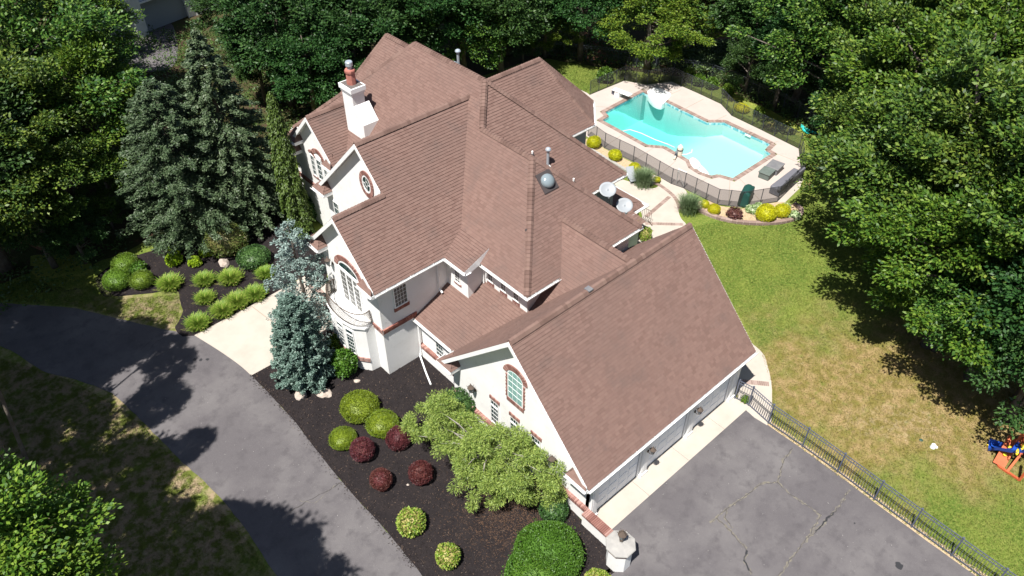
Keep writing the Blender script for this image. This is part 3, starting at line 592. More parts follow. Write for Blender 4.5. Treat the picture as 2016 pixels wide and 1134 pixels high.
gutter((15.3, 21.2, 2.86), (15.3, 24.15, 2.86), (-1, 0, 0), soffit=.33); gutter((14.4, 11.3, 2.98), (25.95, 11.3, 2.98), (0, -1, 0), soffit=.32); gutter((14.4, 20.9, 2.98), (15.3, 20.9, 2.98), (0, 1, 0), soffit=.2)
# triangular cheek where the bell-cast roof steps back
MB().extr([(17.15, 22.27, 6.0), (18.79, 22.27, 6.62), (18.15, 22.27, 5.95), (17.5, 22.27, 5.78), (17.15, 22.27, 5.78)], (0, .03, 0)).build('fascia', 'white', H)
# small returns at the gable feet
def gable_return(y0, y1, xe, xw, ze, hip_low, hip_high, rise=.62):
    """little sloped roof facing the drive between y0<y1, hipped at the inner end"""
    yi0 = y0 + (.45 if hip_low else rise + .03); yi1 = y1 - (.45 if hip_high else rise + .03)
    shingle_plane([(xe, y1, ze), (xe, y0, ze), (xw, yi0, ze + rise), (xw, yi1, ze + rise)], roof)
    if hip_low: shingle_plane([(xe, y0, ze), (xw, y0, ze), (xw, yi0, ze + rise)], roof)
    if hip_high: shingle_plane([(xe, y1, ze), (xw, y1, ze), (xw, yi1, ze + rise)], roof)
    gutter((xe, y0, ze - .02), (xe, y1, ze - .02), (-1, 0, 0), False, 0)
    MB().extr([(xe + .03, y0, ze - .2), (xe + .03, y1, ze - .2), (xw, y1, ze - .2), (xw, y0, ze - .2)], (0, 0, -.02)).build('soffit', 'white', H)
    for y in (y0, y1): MB().extr([(xe + .03, y, ze - .02), (xw, y, ze - .02), (xw, y, ze - .2), (xe + .03, y, ze - .2)], (0, .02, 0)).build('fascia', 'white', H)
gable_return(28.35, 29.55, 12.93, 13.47, 6.0, True, False); gable_return(23.8, 25.0, 12.93, 13.47, 6.0, False, True)
gable_return(32.2, 33.35, 15.65, 16.2, 6.0, True, False); gable_return(37.8, 39.0, 17.2, 17.75, 6.05, True, False); gable_return(38.2, 39.55, 17.2, 17.75, 5.2, True, False)
gable_return(33.95, 34.9, 17.2, 17.75, 6.0, False, True)
gable_return(20.0, 21.1, 14.3, 14.9, 3.0, True, False); gable_return(11.35, 12.5, 14.3, 14.9, 3.0, False, True)
for ob in (bpy.data.objects['roof'],):          # rebuild deck with the returns included
    rm = MB()
    for P in ROOF: rm.add(P, [tuple(range(len(P)))])
    me = bpy.data.meshes.new('roof_deck2'); me.from_pydata(rm.v, [], rm.f); me.materials.append(M['deck_felt']); ob.data = me

# brick bands
def band(name, x0, y0, x1, y1, nx, ny, z0, z1, m='brick', proud=.07, ln=.075):
    """soldier-course band along a wall line; (nx,ny) outward"""
    mb = MB(); L_ = math.hypot(x1 - x0, y1 - y0); k = int(L_ / ln); dx, dy = (x1 - x0) / k, (y1 - y0) / k; rows = 2 if z1 - z0 > .22 else 1; hz = (z1 - z0) / rows
    for r in range(rows):
        for i in range(k):
            a = (x0 + dx * (i + .06), y0 + dy * (i + .06)); b = (x0 + dx * (i + .94), y0 + dy * (i + .94)); p = proud * (1 if r == rows - 1 else .7) + random.uniform(-.004, .004)
            mb.prism([a, b, (b[0] + nx * p, b[1] + ny * p), (a[0] + nx * p, a[1] + ny * p)], z0 + r * hz + .006, z0 + (r + 1) * hz - .006)
    o = mb.build(name, m, H); o['kind'] = 'stuff'
    p = proud * .6; MB().prism([(x0, y0), (x1, y1), (x1 + nx * p, y1 + ny * p), (x0 + nx * p, y0 + ny * p)], z0 + .003, z1 - .012).build('mortar', 'mortar', o); return o
band('brick_band', 13.47, 25.0, 13.47, 24.12, -1, 0, 2.92, 3.22); band('brick_band', 13.40, 24.2, 15.5, 24.2, 0, -1, 2.92, 3.22, 'brickdark')
band('brick_band', 16.2, 33.0, 16.2, 29.1, -1, 0, 2.92, 3.22); band('brick_band', 17.75, 39.2, 17.75, 33.0, -1, 0, 2.92, 3.22)
band('brick_ledge', 15.65, 24.2, 15.65, 20.7, -1, 0, .72, .92, proud=.2); band('brick_ledge', 14.9, 20.6, 14.9, 11.6, -1, 0, .72, .92, proud=.2)
MB().box(15.50, 15.65, 20.6, 24.2, 0, .72).build('plinth', 'stucco', H); MB().box(14.74, 14.9, 11.6, 20.6, 0, .72).build('plinth', 'stucco', H)

# windows ------------------------------------------------------------------
class Face:
    """wall face: point at lateral s, height z, outward n"""
    def __init__(f, axis, c): f.ax = axis; f.c = c
    def P(f, s, z, n): return (f.c - n, s, z) if f.ax == 'x' else (s, f.c - n, z)
    def box(f, mb, s0, s1, z0, z1, n0, n1):
        return mb.add([f.P(s, z, n) for n in (n0, n1) for z in (z0, z1) for s in (s0, s1)], [(0, 2, 3, 1), (4, 5, 7, 6), (0, 1, 5, 4), (2, 6, 7, 3), (0, 4, 6, 2), (1, 3, 7, 5)])
def window(face, s0, s1, z0, z1, nx=3, nz=4, glass='glass', sill=None, head=None, bars=None, trans=0, fw=.055):
    if s0 > s1: s0, s1 = s1, s0
    mb = MB(); face.box(mb, s0, s0 + fw, z0, z1, -.02, .05); face.box(mb, s1 - fw, s1, z0, z1, -.02, .05); face.box(mb, s0 + fw, s1 - fw, z0, z0 + fw, -.02, .055); face.box(mb, s0 + fw, s1 - fw, z1 - fw, z1, -.02, .05)
    if trans: face.box(mb, s0 + fw, s1 - fw, z1 - trans - .07, z1 - trans, -.02, .05)
    w_ = mb.build('window', 'white', H); g_ = MB(); face.box(g_, s0 + fw, s1 - fw, z0 + fw, z1 - fw, -.02, .012); g_.build('pane', glass, w_)
    m_ = MB(); top = z1 - trans if trans else z1
    for i in range(1, nx): s = s0 + fw + (s1 - s0 - 2 * fw) * i / nx; face.box(m_, s - .009, s + .009, z0 + fw, z1 - fw, .012, .022)
    for i in range(1, nz): z = z0 + fw + (top - z0 - 2 * fw) * i / nz; face.box(m_, s0 + fw, s1 - fw, z - .009, z + .009, .0125, .024)
    m_.build('muntins', 'white', w_)
    for spec, zz in ((sill, z0), (head, z1)):
        if not spec: continue
        b_ = MB(); k = max(3, int((s1 - s0 + .1) / .07)); a = s0 - .05; st = (s1 - s0 + .1) / k; lo, hi = (zz - spec, zz - .005) if zz == z0 else (zz + .005, zz + spec)
        for i in range(k): face.box(b_, a + st * (i + .08), a + st * (i + .92), lo, hi, -.02, .055 + random.uniform(-.004, .004))
        o = b_.build('brick_course', 'brickdark' if face.ax == 'y' else 'brick', w_); o['kind'] = 'stuff'
    return w_
def arc(cs, zs, r, a0, a1, n, ry=None): return [(cs + r * math.cos(a0 + (a1 - a0) * i / n), zs + (ry or r) * math.sin(a0 + (a1 - a0) * i / n)) for i in range(n + 1)]
def arch_bricks(face, cs, zs, r0, r1, a0, a1, n, par, ry0=None, ry1=None, m='brick'):
    mb = MB()
    for i in range(n):
        t0 = a0 + (a1 - a0) * (i + .08) / n; t1 = a0 + (a1 - a0) * (i + .92) / n; q = []
        for nn in (-.02, .06):
            for r, ry, t in ((r0, ry0 or r0, t0), (r1, ry1 or r1, t0), (r1, ry1 or r1, t1), (r0, ry0 or r0, t1)): q.append(face.P(cs + r * math.cos(t), zs + ry * math.sin(t), nn))
        mb.add(q, [(0, 1, 2, 3), (7, 6, 5, 4), (0, 4, 5, 1), (1, 5, 6, 2), (2, 6, 7, 3), (3, 7, 4, 0)])
    o = mb.build('brick_arch', m, par); o['kind'] = 'stuff'; return o
XA, XB, XC, XG, XK, XL, XN = Face('x', 13.47), Face('x', 16.2), Face('x', 17.75), Face('x', 14.9), Face('x', 15.65), Face('x', 18.55), Face('x', 17.55)
window(Face('y', 24.2), 14.3, 15.1, 4.15, 5.42, 4, 5, 'screen', sill=.22)
for s0, s1, zb in ((22.22, 21.78, 4.78), (21.27, 20.83, 4.78), (20.37, 19.93, 4.78)):
    window(XL, s0, s1, zb, 5.36, 2, 2, 'screen'); b_ = MB()
    for r in range(2):
        for i in range(8): XL.box(b_, s1 - .04 + i * .065, s1 + .015 + i * .065, zb - .24 + r * .11, zb - .14 + r * .11, -.02, .03)
    o = b_.build('brick_panel', 'brick', H); o['kind'] = 'stuff'
window(XN, 23.55, 23.1, 4.45, 5.25, 2, 4, 'screen', sill=.1)
window(XK, 22.95, 22.3, .98, 2.15, 3, 4)
for c in (17.58, 16.25, 14.85): window(XG, c - .29, c + .29, 1.0, 2.62, 3, 4, head=.2, trans=.36)
window(XC, 37.2, 36.75, 3.95, 5.4, 2, 4, sill=.12); window(XC, 36.55, 36.0, 3.95, 5.4, 2, 4, sill=.12); window(XC, 35.8, 35.4, 3.95, 5.4, 2, 4, sill=.12)
ww = window(XC, 36.62, 35.92, 5.45, 5.6, 3, 1); arch_bricks(XC, 36.27, 5.35, .5, .75, .2, 2.94, 16, ww); arch_bricks(XC, 36.95, 5.3, .3, .45, .6, 2.94, 8, ww)
window(XB, 32.3, 31.75, 4.1, 5.4, 2, 3)
ww = window(XB, 30.3, 29.3, 3.7, 5.2, 3, 4); arch_bricks(XB, 29.8, 5.0, .62, .9, .1, 3.04, 20, ww)
# oval window high in the second gable
ov = MB(); cs, zs = 28.42, 8.35; P_ = arc(cs, zs, .30, 0, 2 * math.pi, 28, .42); Q_ = arc(cs, zs, .37, 0, 2 * math.pi, 28, .50)
for i in range(28): ov.add([XB.P(*P_[i], .05), XB.P(*P_[i + 1], .05), XB.P(*Q_[i + 1], .05), XB.P(*Q_[i], .05), XB.P(*P_[i], -.01), XB.P(*P_[i + 1], -.01), XB.P(*Q_[i + 1], -.01), XB.P(*Q_[i], -.01)], [(0, 1, 2, 3), (0, 4, 5, 1), (3, 2, 6, 7)])
ovw = ov.build('oval_window', 'white', H); MB().extr([XB.P(*p, .015) for p in P_[:-1]], (.02, 0, 0)).build('pane', 'glass', ovw)
mm = MB(); ring = [XB.P(*p, .03) for p in arc(cs, zs, .11, 0, 2 * math.pi, 16, .16)]; mm.tube(ring, .009, 4)
for t in (0, math.pi / 2, math.pi, 1.5 * math.pi): mm.bar(XB.P(cs + .11 * math.cos(t), zs + .16 * math.sin(t), .03), XB.P(cs + .30 * math.cos(t), zs + .42 * math.sin(t), .03), .016)
mm.build('muntins', 'white', ovw); arch_bricks(XB, cs, zs, .38, .58, 0, 2 * math.pi, 52, ovw, .51, .74)
# arched garage-gable window
cs = 16.2; aw = MB(); s0, s1, z0, z1, rise = 15.78, 16.62, 3.85, 5.35, .24
def archpoly(s0, s1, z0, z1, rise, n=12): c = (s0 + s1) / 2; return [(s0, z0), (s1, z0)] + [(c + (s1 - s0) / 2 * math.cos(math.pi * i / n), z1 + rise * math.sin(math.pi * i / n)) for i in range(n + 1)]
outer = archpoly(s0 - .07, s1 + .07, z0 - .07, z1, rise + .07); MB().extr([XG.P(*p, .03) for p in outer], (.05, 0, 0)).build('arched_window', 'white', H)
awo = bpy.data.objects['arched_window']; MB().extr([XG.P(*p, .042) for p in archpoly(s0, s1, z0, z1, rise)], (.011, 0, 0)).build('pane', 'glass_teal', awo)
mm = MB()
for i in (1, 2): s = s0 + (s1 - s0) * i / 3; XG.box(mm, s - .008, s + .008, z0, z1 + rise * .9, .042, .052)
for i in range(1, 5): z = z0 + .36 * i; XG.box(mm, s0, s1, z - .008, z + .008, .0425, .054)
mm.build('muntins', 'white', awo); arch_bricks(XG, cs, z1, .5, .74, .0, math.pi, 30, awo, rise + .09, rise + .36); b_ = MB()
for i in range(15): XG.box(b_, s0 - .12 + i * .072, s0 - .06 + i * .072, z0 - .3, z0 - .08, -.02, .055)
for s, sg in ((s0, -1), (s1, 1)):
    for i in range(19): z = z0 - .06 + i * .075; wd = .14 if i % 3 else .2; XG.box(b_, min(s + sg * .085, s + sg * (.085 + wd * .5)), max(s + sg * .085, s + sg * (.085 + wd * .5)), z, z + .06, -.02, .05)
o = b_.build('brick_surround', 'brick', awo); o['kind'] = 'stuff'
# arched balcony door on the left wing
cs = 26.6; outer = archpoly(25.72, 27.48, 3.15, 5.35, .56); MB().extr([XA.P(*p, .05) for p in outer], (.06, 0, 0)).build('balcony_door', 'white', H)
bd = bpy.data.objects['balcony_door']
MB().extr([XA.P(*p, .062) for p in [(cs + .78 * math.cos(t), 5.42 + .40 * math.sin(t)) for t in np.linspace(0, math.pi, 13)]], (.01, 0, 0)).build('fanlight', 'glass', bd)
for a, b in ((25.80, 26.28), (26.36, 26.84), (26.92, 27.40)):
    g_ = MB(); XA.box(g_, a + .05, b - .05, 3.3, 5.15, .052, .064); p_ = g_.build('pane', 'screen', bd)
mm = MB()
for a, b in ((25.80, 26.28), (26.36, 26.84), (26.92, 27.40)):
    for i in range(1, 6): XA.box(mm, a + .05, b - .05, 3.3 + i * .31 - .007, 3.3 + i * .31 + .007, .065, .072)
    XA.box(mm, (a + b) / 2 - .007, (a + b) / 2 + .007, 3.3, 5.15, .0655, .071)
XA.box(mm, 25.7, 27.5, 5.22, 5.36, .03, .10); mm.build('muntins', 'white', bd)
arch_bricks(XA, cs, 5.35, .92, 1.22, .0, math.pi, 34, bd, .60, .88)
# bay with balcony
bayp = [(13.47, 24.95), (12.98, 25.0), (12.62, 25.5), (12.48, 26.2), (12.48, 27.0), (12.62, 27.7), (12.98, 28.2), (13.47, 28.25)]
bay = MB().prism(bayp, 0, 3.02).build('bay', 'stucco', H)
brick_run('brick_ledge', [(p[0], p[1]) for p in bayp[1:7]], .14, .72, .95, 'brick', H, ln=.07)
slab = [(13.47, 24.98), (12.92, 24.95), (12.52, 25.45), (12.36, 26.2), (12.36, 27.0), (12.52, 27.75), (12.92, 28.25), (13.47, 28.3)]
bal = MB().prism(slab, 3.02, 3.12).build('balcony', 'white', H)
rl = [(13.4, 25.05), (12.98, 25.05), (12.62, 25.5), (12.46, 26.2), (12.46, 27.0), (12.62, 27.7), (12.98, 28.15), (13.4, 28.2)]; rs = smooth_poly(rl, 5, False)
rr = MB(); rr.tube([(p[0], p[1], 4.0) for p in rs], .026, 6); rr.tube([(p[0], p[1], 3.24) for p in rs], .012, 5)
for i, p in enumerate(rs):
    q = rs[min(i + 1, len(rs) - 1)]
    for t in (0, .5):
        x, y = p[0] + (q[0] - p[0]) * t, p[1] + (q[1] - p[1]) * t; ox, oy = (x - 13.47), (y - 26.6); l_ = math.hypot(ox, oy) or 1; bl = .10
        rr.tube([(x, y, 3.14), (x + ox / l_ * bl, y + oy / l_ * bl, 3.38), (x + ox / l_ * bl * .5, y + oy / l_ * bl * .5, 3.65), (x, y, 4.0)], .013, 4, False)
rr.build('railing', 'iron', bal)
bw = MB()
for (x0, y0), (x1, y1), lo in (((12.62, 25.5), (12.48, 26.2), 0), ((12.48, 26.25), (12.48, 26.95), 0), ((12.98, 25.0), (12.62, 25.5), 1), ((12.48, 27.0), (12.62, 27.7), 0)):
    dx, dy = x1 - x0, y1 - y0; L_ = math.hypot(dx, dy); dx /= L_; dy /= L_; nx, ny = -dy, dx
    if nx > 0: nx, ny = -nx, -ny
    if lo: continue
    def Q(s, z, n): return (x0 + dx * s + nx * n, y0 + dy * s + ny * n, z)
    fr = MB(); gl = MB(); mu = MB()
    def bx(mb, s0, s1, z0, z1, n0, n1): mb.add([Q(s, z, n) for n in (n0, n1) for z in (z0, z1) for s in (s0, s1)], [(0, 2, 3, 1), (4, 5, 7, 6), (0, 1, 5, 4), (2, 6, 7, 3), (0, 4, 6, 2), (1, 3, 7, 5)])
    a, b = .08, L_ - .08
    for q in ((a, a + .05, 1.05, 2.7), (b - .05, b, 1.05, 2.7), (a + .05, b - .05, 1.05, 1.1), (a + .05, b - .05, 2.65, 2.7), (a + .05, b - .05, 2.3, 2.38)): bx(fr, *q, -.02, .05)
    bx(gl, a + .05, b - .05, 1.1, 2.65, -.02, .015)
    for i in range(1, 5): bx(mu, a + .05, b - .05, 1.1 + i * .25 - .007, 1.1 + i * .25 + .007, .016, .025)
    for i in (1, 2): s = a + .05 + (b - a - .1) * i / 3; bx(mu, s - .007, s + .007, 1.1, 2.3, .0155, .024)
    wo = fr.build('window', 'white', H); gl.build('pane', 'glass', wo); mu.build('muntins', 'white', wo)
# garage doors between pilasters
gy = 11.62
for x0, x1 in ((15.45, 18.1), (18.75, 21.4), (22.05, 24.7)):
    fr = MB(); fr.box(x0 - .08, x0, gy - .05, gy, .03, 2.42); fr.box(x1, x1 + .08, gy - .05, gy, .03, 2.42); fr.box(x0 - .08, x1 + .08, gy - .05, gy, 2.42, 2.52); d_o = fr.build('garage_door', 'white', H)
    dm = MB(); dm.box(x0, x1, gy + .02, gy + .06, .03, 2.42)
    d2 = dm.build('door_leaf', 'door', d_o)
    pm = MB()
    for r in range(4):
        for c in range(4):
            a = x0 + .08 + c * (x1 - x0 - .04) / 4; pm.box(a, a + (x1 - x0) / 4 - .14, gy + .008, gy + .02, .12 + r * .59, .60 + r * .59)
    pm.build('door_panels', 'door', d_o, bevel=.006)
gw = MB(); gw.box(14.9, 15.36, gy, gy + .16, 0, 2.9); gw.box(18.19, 18.66, gy, gy + .16, 0, 2.9); gw.box(21.49, 21.96, gy, gy + .16, 0, 2.9); gw.box(24.79, 25.3, gy, gy + .16, 0, 2.9); gw.box(15.36, 24.79, gy + .001, gy + .16, 2.53, 2.9); gw.build('wall', 'stucco', H)
for x in (15.13, 18.42, 21.72, 25.05):
    p_ = MB(); p_.box(x - .2, x + .2, gy - .16, gy - .001, 0, 2.75); p_.box(x - .24, x + .24, gy - .2, gy - .001, 0, .22); p_.box(x - .24, x + .24, gy - .2, gy - .001, 2.45, 2.75)
    p_.box(x - .12, x + .12, gy - .175, gy - .16, .4, 2.3); p_.build('pilaster', 'white', H, bevel=.008)
def lantern(loc, n, m='iron', parent=None, sc_=1.0):
    """wall lantern: scrolled arm, six-sided cage with a crown"""
    x, y, z = loc; nx, ny = n; mb = MB(); c = (x + nx * .22 * sc_, y + ny * .22 * sc_, z)
    mb.tube([(x, y, z - .12 * sc_), (x + nx * .12 * sc_, y + ny * .12 * sc_, z - .2 * sc_), (c[0], c[1], z - .12 * sc_)], .014 * sc_, 5); mb.lathe((x + nx * .01, y + ny * .01, z - .12 * sc_), [(.05 * sc_, -.05 * sc_), (.06 * sc_, 0), (.05 * sc_, .05 * sc_)], 8)
    for k in range(6): t = k * math.pi / 3; mb.tube([(c[0] + .05 * sc_ * math.cos(t), c[1] + .05 * sc_ * math.sin(t), z - .1 * sc_), (c[0] + .11 * sc_ * math.cos(t), c[1] + .11 * sc_ * math.sin(t), z + .14 * sc_), (c[0] + .15 * sc_ * math.cos(t), c[1] + .15 * sc_ * math.sin(t), z + .2 * sc_)], .010 * sc_, 4)
    mb.lathe((c[0], c[1], z + .15 * sc_), [(.13 * sc_, 0), (.12 * sc_, .02), (.06 * sc_, .09 * sc_), (.02 * sc_, .15 * sc_), (.025 * sc_, .19 * sc_)], 6)
    o = mb.build('wall_lantern', m, parent or H); MB().lathe((c[0], c[1], z - .09 * sc_), [(.045 * sc_, 0), (.085 * sc_, .22 * sc_)], 6).build('lantern_glass', 'dome', o); return o
for p in ((18.42, gy - .16, 2.0), (21.72, gy - .16, 2.0)): lantern(p, (0, -1), sc_=1.15)
lantern((14.9, 18.95, 2.4), (-1, 0), sc_=1.3); lantern((14.9, 13.6, 2.4), (-1, 0), sc_=1.3); lantern((13.47, 28.1, 5.2), (-1, 0), sc_=1.2)
# downspouts
mb = MB(); mb.tube([(15.45, 24.1, 5.0 - 2.2), (15.45, 24.1, .55), (15.3, 24.0, .3), (14.9, 23.0, .12), (14.6, 22.2, .08)], .045, 6); mb.build('downspout', 'white', H)
mb = MB(); mb.tube([(17.1, 23.95, 5.85), (16.95, 24.12, 5.6), (16.95, 24.12, 3.9)], .04, 6); mb.bar((16.95, 24.1, 3.88), (16.93, 23.85, 3.80), .08); mb.build('downspout', 'white', H)
mb = MB(); mb.tube([(18.3, 22.3, 5.85), (18.45, 22.42, 5.6), (18.45, 22.42, 4.5)], .04, 6); mb.build('downspout', 'white', H)
# roof furniture: chimney, skylights, vents
ch = MB(); x0, x1, y0, y1 = 19.35, 20.1, 34.15, 35.15
chim = MB().box(x0, x1, y0, y1, 6.6, 9.95).build('chimney', 'stucco', H)
sh_ = MB(); sh_.extr([(x0, y0 + .001, 6.4), (x0, y0 - .75, 6.4), (x0, y0 - .75, 8.2), (x0, y0 + .001, 9.1)], (x1 - x0 + .25, 0, 0)); sh_.build('chimney_shoulder', 'stucco', chim)
cc = MB(); cc.box(x0 - .05, x1 + .05, y0 - .05, y1 + .05, 9.7, 9.85); cc.box(x0 - .11, x1 + .11, y0 - .11, y1 + .11, 9.85, 10.12); cc.build('chimney_crown', 'white', chim, bevel=.01)
MB().box(x0 - .02, x1 + .02, y0 - .02, y1 + .02, 10.10, 10.135).build('crown_slab', 'lead', chim)
cx, cy = (x0 + x1) / 2, (y0 + y1) / 2
MB().lathe((cx, cy, 10.13), [(.27, 0), (.24, .62), (.29, .66), (.30, .78), (.27, .84), (.2, .84)], 8).build('chimney_pot', 'clay', chim)
MB().lathe((cx, cy, 10.95), [(.12, 0), (.12, .22), (.2, .22), (.2, .42), (.17, .46)], 14).build('flue_cap', 'steel', chim)
def skylight(o0, u, v, r=.36):
    """domed round unit on a square flashing that lies on the slope"""
    o0 = Vector(o0); u = Vector(u).normalized(); v = Vector(v).normalized(); n = u.cross(v)
    if n.z < 0: n = -n
    f = MB(); f.extr([o0 + u * a * .46 + v * b * .5 + n * .035 for a, b in ((-1, -1), (1, -1), (1, 1), (-1, 1))], n * .03); s_ = f.build('roof_dome', 'flash', H)
    d = MB(); V = []; N_ = 20; prof = [(r, .06), (r, .14), (r * .96, .19), (r * .8, .27), (r * .5, .33), (r * .15, .36)]
    for rr_, h in prof: V += [o0 + n * h + u * rr_ * math.cos(2 * math.pi * k / N_) + v * rr_ * math.sin(2 * math.pi * k / N_) for k in range(N_)]
    F_ = [(i * N_ + k, i * N_ + (k + 1) % N_, (i + 1) * N_ + (k + 1) % N_, (i + 1) * N_ + k) for i in range(len(prof) - 1) for k in range(N_)] + [tuple((len(prof) - 1) * N_ + k for k in range(N_))]
    d.add(V, F_); d.build('dome', 'dome', s_, smooth=True)
skylight((22.17, 22.0, 9.0), (1, 0, 0), (0, 1, 1)); skylight((24.9, 32.2, 10.2), (0, 1, 0), (-1, 0, 1), .42)
def vent(x, y, z, h, r, cap):
    v = MB().lathe((x, y, z - .1), [(r, 0), (r, h)], 10).build('vent_pipe', 'steel' if cap else 'white', H)
    MB().lathe((x, y, z - .02), [(r * 2.4, 0), (r * 1.3, .1)], 10).build('pipe_boot', 'white' if cap else 'flash', v)
    if cap: MB().lathe((x, y, z + h - .1), [(r * 1.9, 0), (r * 2.1, .06), (r * 1.6, .13), (r * .6, .17)], 12).build('pipe_cap', 'steel', v)
vent(24.63, 24.4, 7.65, 1.05, .075, True); vent(24.1, 25.02, 8.27, .32, .05, False); vent(25.63, 23.43, 6.68, .34, .05, False); vent(19.96, 20.99, 7.81, .05, .04, False); vent(25.8, 33.0, 9.2, 1.5, .08, True)
MB().box(18.85, 19.12, 15.95, 16.25, 7.93, 7.985).build('flashing_patch', 'greybox', H)
# patio side: low porch roofs
for (x0, x1, y0, y1, zt, ze) in ((27.2, 30.6, 22.0, 23.15, 3.9, 3.1),):
    pass
shingle_plane([(28.9, 23.2, 3.7), (28.9, 27.9, 3.7), (31.4, 27.9, 2.8), (31.4, 23.2, 2.8)], roof)
shingle_plane([(28.9, 23.2, 3.7), (31.4, 23.2, 2.8), (31.4, 22.7, 2.75), (28.9, 22.7, 3.3)], roof)
shingle_plane([(26.2, 23.1, 3.6), (29.6, 23.1, 3.6), (30.0, 21.6, 2.9), (26.2, 21.6, 2.9)], roof)
gutter((28.4, 22.68, 2.85), (31.5, 22.68, 2.85), (0, -1, 0), False, .3); gutter((31.4, 22.7, 2.78), (31.4, 27.9, 2.78), (1, 0, 0), False, .3)
wall([(29.0, 23.0, 0), (31.1, 23.0, 0), (31.1, 23.0, 2.7), (29.0, 23.0, 2.7)], (0, .12, 0)); wall([(31.1, 23.0, 0), (31.1, 27.9, 0), (31.1, 27.9, 2.7), (31.1, 23.0, 2.7)], (-.12, 0, 0)); wall([(25.6, 21.8, 0), (29.7, 21.8, 0), (29.7, 21.8, 2.8), (25.6, 21.8, 2.8)], (0, .12, 0))
wq = MB(); wq.box(24.6, 25.55, 19.28, 19.38, 3.9, 5.9)
for i in range(9): wq.box(24.62, 25.5, 19.255, 19.28, 3.95 + i * .2, 4.1 + i * .2)
wq.build('shutter', 'white', H)
window(Face('y', 19.4), 23.5, 24.3, 4.6, 5.6, 3, 3); window(Face('y', 23.15), 26.2, 27.2, 4.2, 5.6, 3, 3)

# ---------------------------------------------------------------- coping wall, pier, lantern
gwall = empty('garden_wall', (14.72, 10.4, 0), 'low white stucco wall with red brick top running from the garage corner to the pier', 'wall')
def rel(o, root): o.location = (-root.location.x, -root.location.y, -root.location.z); return o
rel(MB().box(14.55, 14.9, 9.75, 11.6, 0, .72).build('wall_body', 'stucco', gwall), gwall)
rel(brick_run('brick_coping', [(14.72, 9.72), (14.72, 11.62)], .42, .72, .84, 'brick', gwall, ln=.075, mortar=False), gwall)
pier = empty('pier', (*(14.43,9.4), 0), 'white octagonal pier with grey stone cap, brick trim and lantern at the parking court', 'pier')
MB().lathe((0, 0, 0), [(.52, 0), (.52, 1.10)], 8).build('pier_shaft', 'stucco', pier)
o = MB()
for k in range(8):
    t0 = 2 * math.pi * k / 8 + math.pi / 8; t1 = t0 + math.pi / 4
    for j in range(6):
        def pt(r, f): a = Vector((math.cos(t0), math.sin(t0))); b = Vector((math.cos(t1), math.sin(t1))); q = a.lerp(b, f) * r; return (q.x, q.y)
        o.prism([pt(.46, (j + .07) / 6), pt(.46, (j + .93) / 6), pt(.545, (j + .93) / 6), pt(.545, (j + .07) / 6)], 1.10, 1.29)
o = o.build('brick_trim', 'brick', pier); o['kind'] = 'stuff'
MB().lathe((0, 0, 0), [(.5, 1.095), (.5, 1.30)], 8).build('mortar', 'mortar', pier)
MB().lathe((0, 0, 0), [(.64, 1.31), (.65, 1.37), (.62, 1.41), (.12, 1.52)], 8).build('cap', 'capstone', pier, bevel=.01)
pl_ = lantern((0, 0, 1.87), (0, 0), 'iron', pier, 1.5); pl_.name = 'pier_lantern'; MB().lathe((0, 0, 1.51), [(.09, 0), (.05, .06), (.04, .2)], 10).build('lantern_base', 'capstone', pier)


# ---------------------------------------------------------------- pool
deck = [(42.74,39.66),(42.78,38.23),(42.69,37.86),(46.54,37.63),(47.39,35.91),(49.27,34.92),(49.28,32.34),(49.2,29.95),(48.31,28.29),(48.19,25.46),(47.97,22.21),(46.44,21.07),(44.93,20.03),(41.26,19.57),(38.98,20.72),(38.48,21.4),(38.03,22.04),(37.89,24.61),(37.73,25.56),(37.87,29.1),(37.73,31.68),(37.93,33.39),(37.98,35.01)]
def ring_sheet(name, outer, hole, z, z0, m, parent=None):
    import bmesh
    bm = bmesh.new(); es = []; loops = []
    for loop in (outer, hole):
        vs = [bm.verts.new((p[0], p[1], z)) for p in loop]; loops.append(vs); es += [bm.edges.new((vs[i], vs[(i + 1) % len(vs)])) for i in range(len(vs))]
    bmesh.ops.triangle_fill(bm, edges=es, use_beauty=True)
    for f in bm.faces:
        if f.normal.z < 0: f.normal_flip()
    for vs in loops:
        lo = [bm.verts.new((v.co.x, v.co.y, z0)) for v in vs]
        for i in range(len(vs)): bm.faces.new((vs[i], vs[(i + 1) % len(vs)], lo[(i + 1) % len(vs)], lo[i]))
    me = bpy.data.meshes.new(name); bm.to_mesh(me); bm.free(); return link(name, me, m, parent)
def offset_poly(P, d):
    n = len(P); ar = sum(P[i][0] * P[(i + 1) % n][1] - P[(i + 1) % n][0] * P[i][1] for i in range(n)); s = 1 if ar > 0 else -1; out = []
    for i in range(n):
        a, b, c = Vector(P[i - 1]), Vector(P[i]), Vector(P[(i + 1) % n]); d1 = (b - a).normalized(); d2 = (c - b).normalized()
        n1 = Vector((d1.y, -d1.x)) * s; n2 = Vector((d2.y, -d2.x)) * s; m_ = (n1 + n2); m_ = m_ / max(.35, m_.dot(n1)); out.append(tuple(b + m_ * d))
    return out
cop_out = offset_poly(POOL, .36)
dk = ring_sheet('pool_deck', deck, offset_poly(POOL, .34), .05, -.05, 'pooldeck'); dk['kind'] = 'structure'
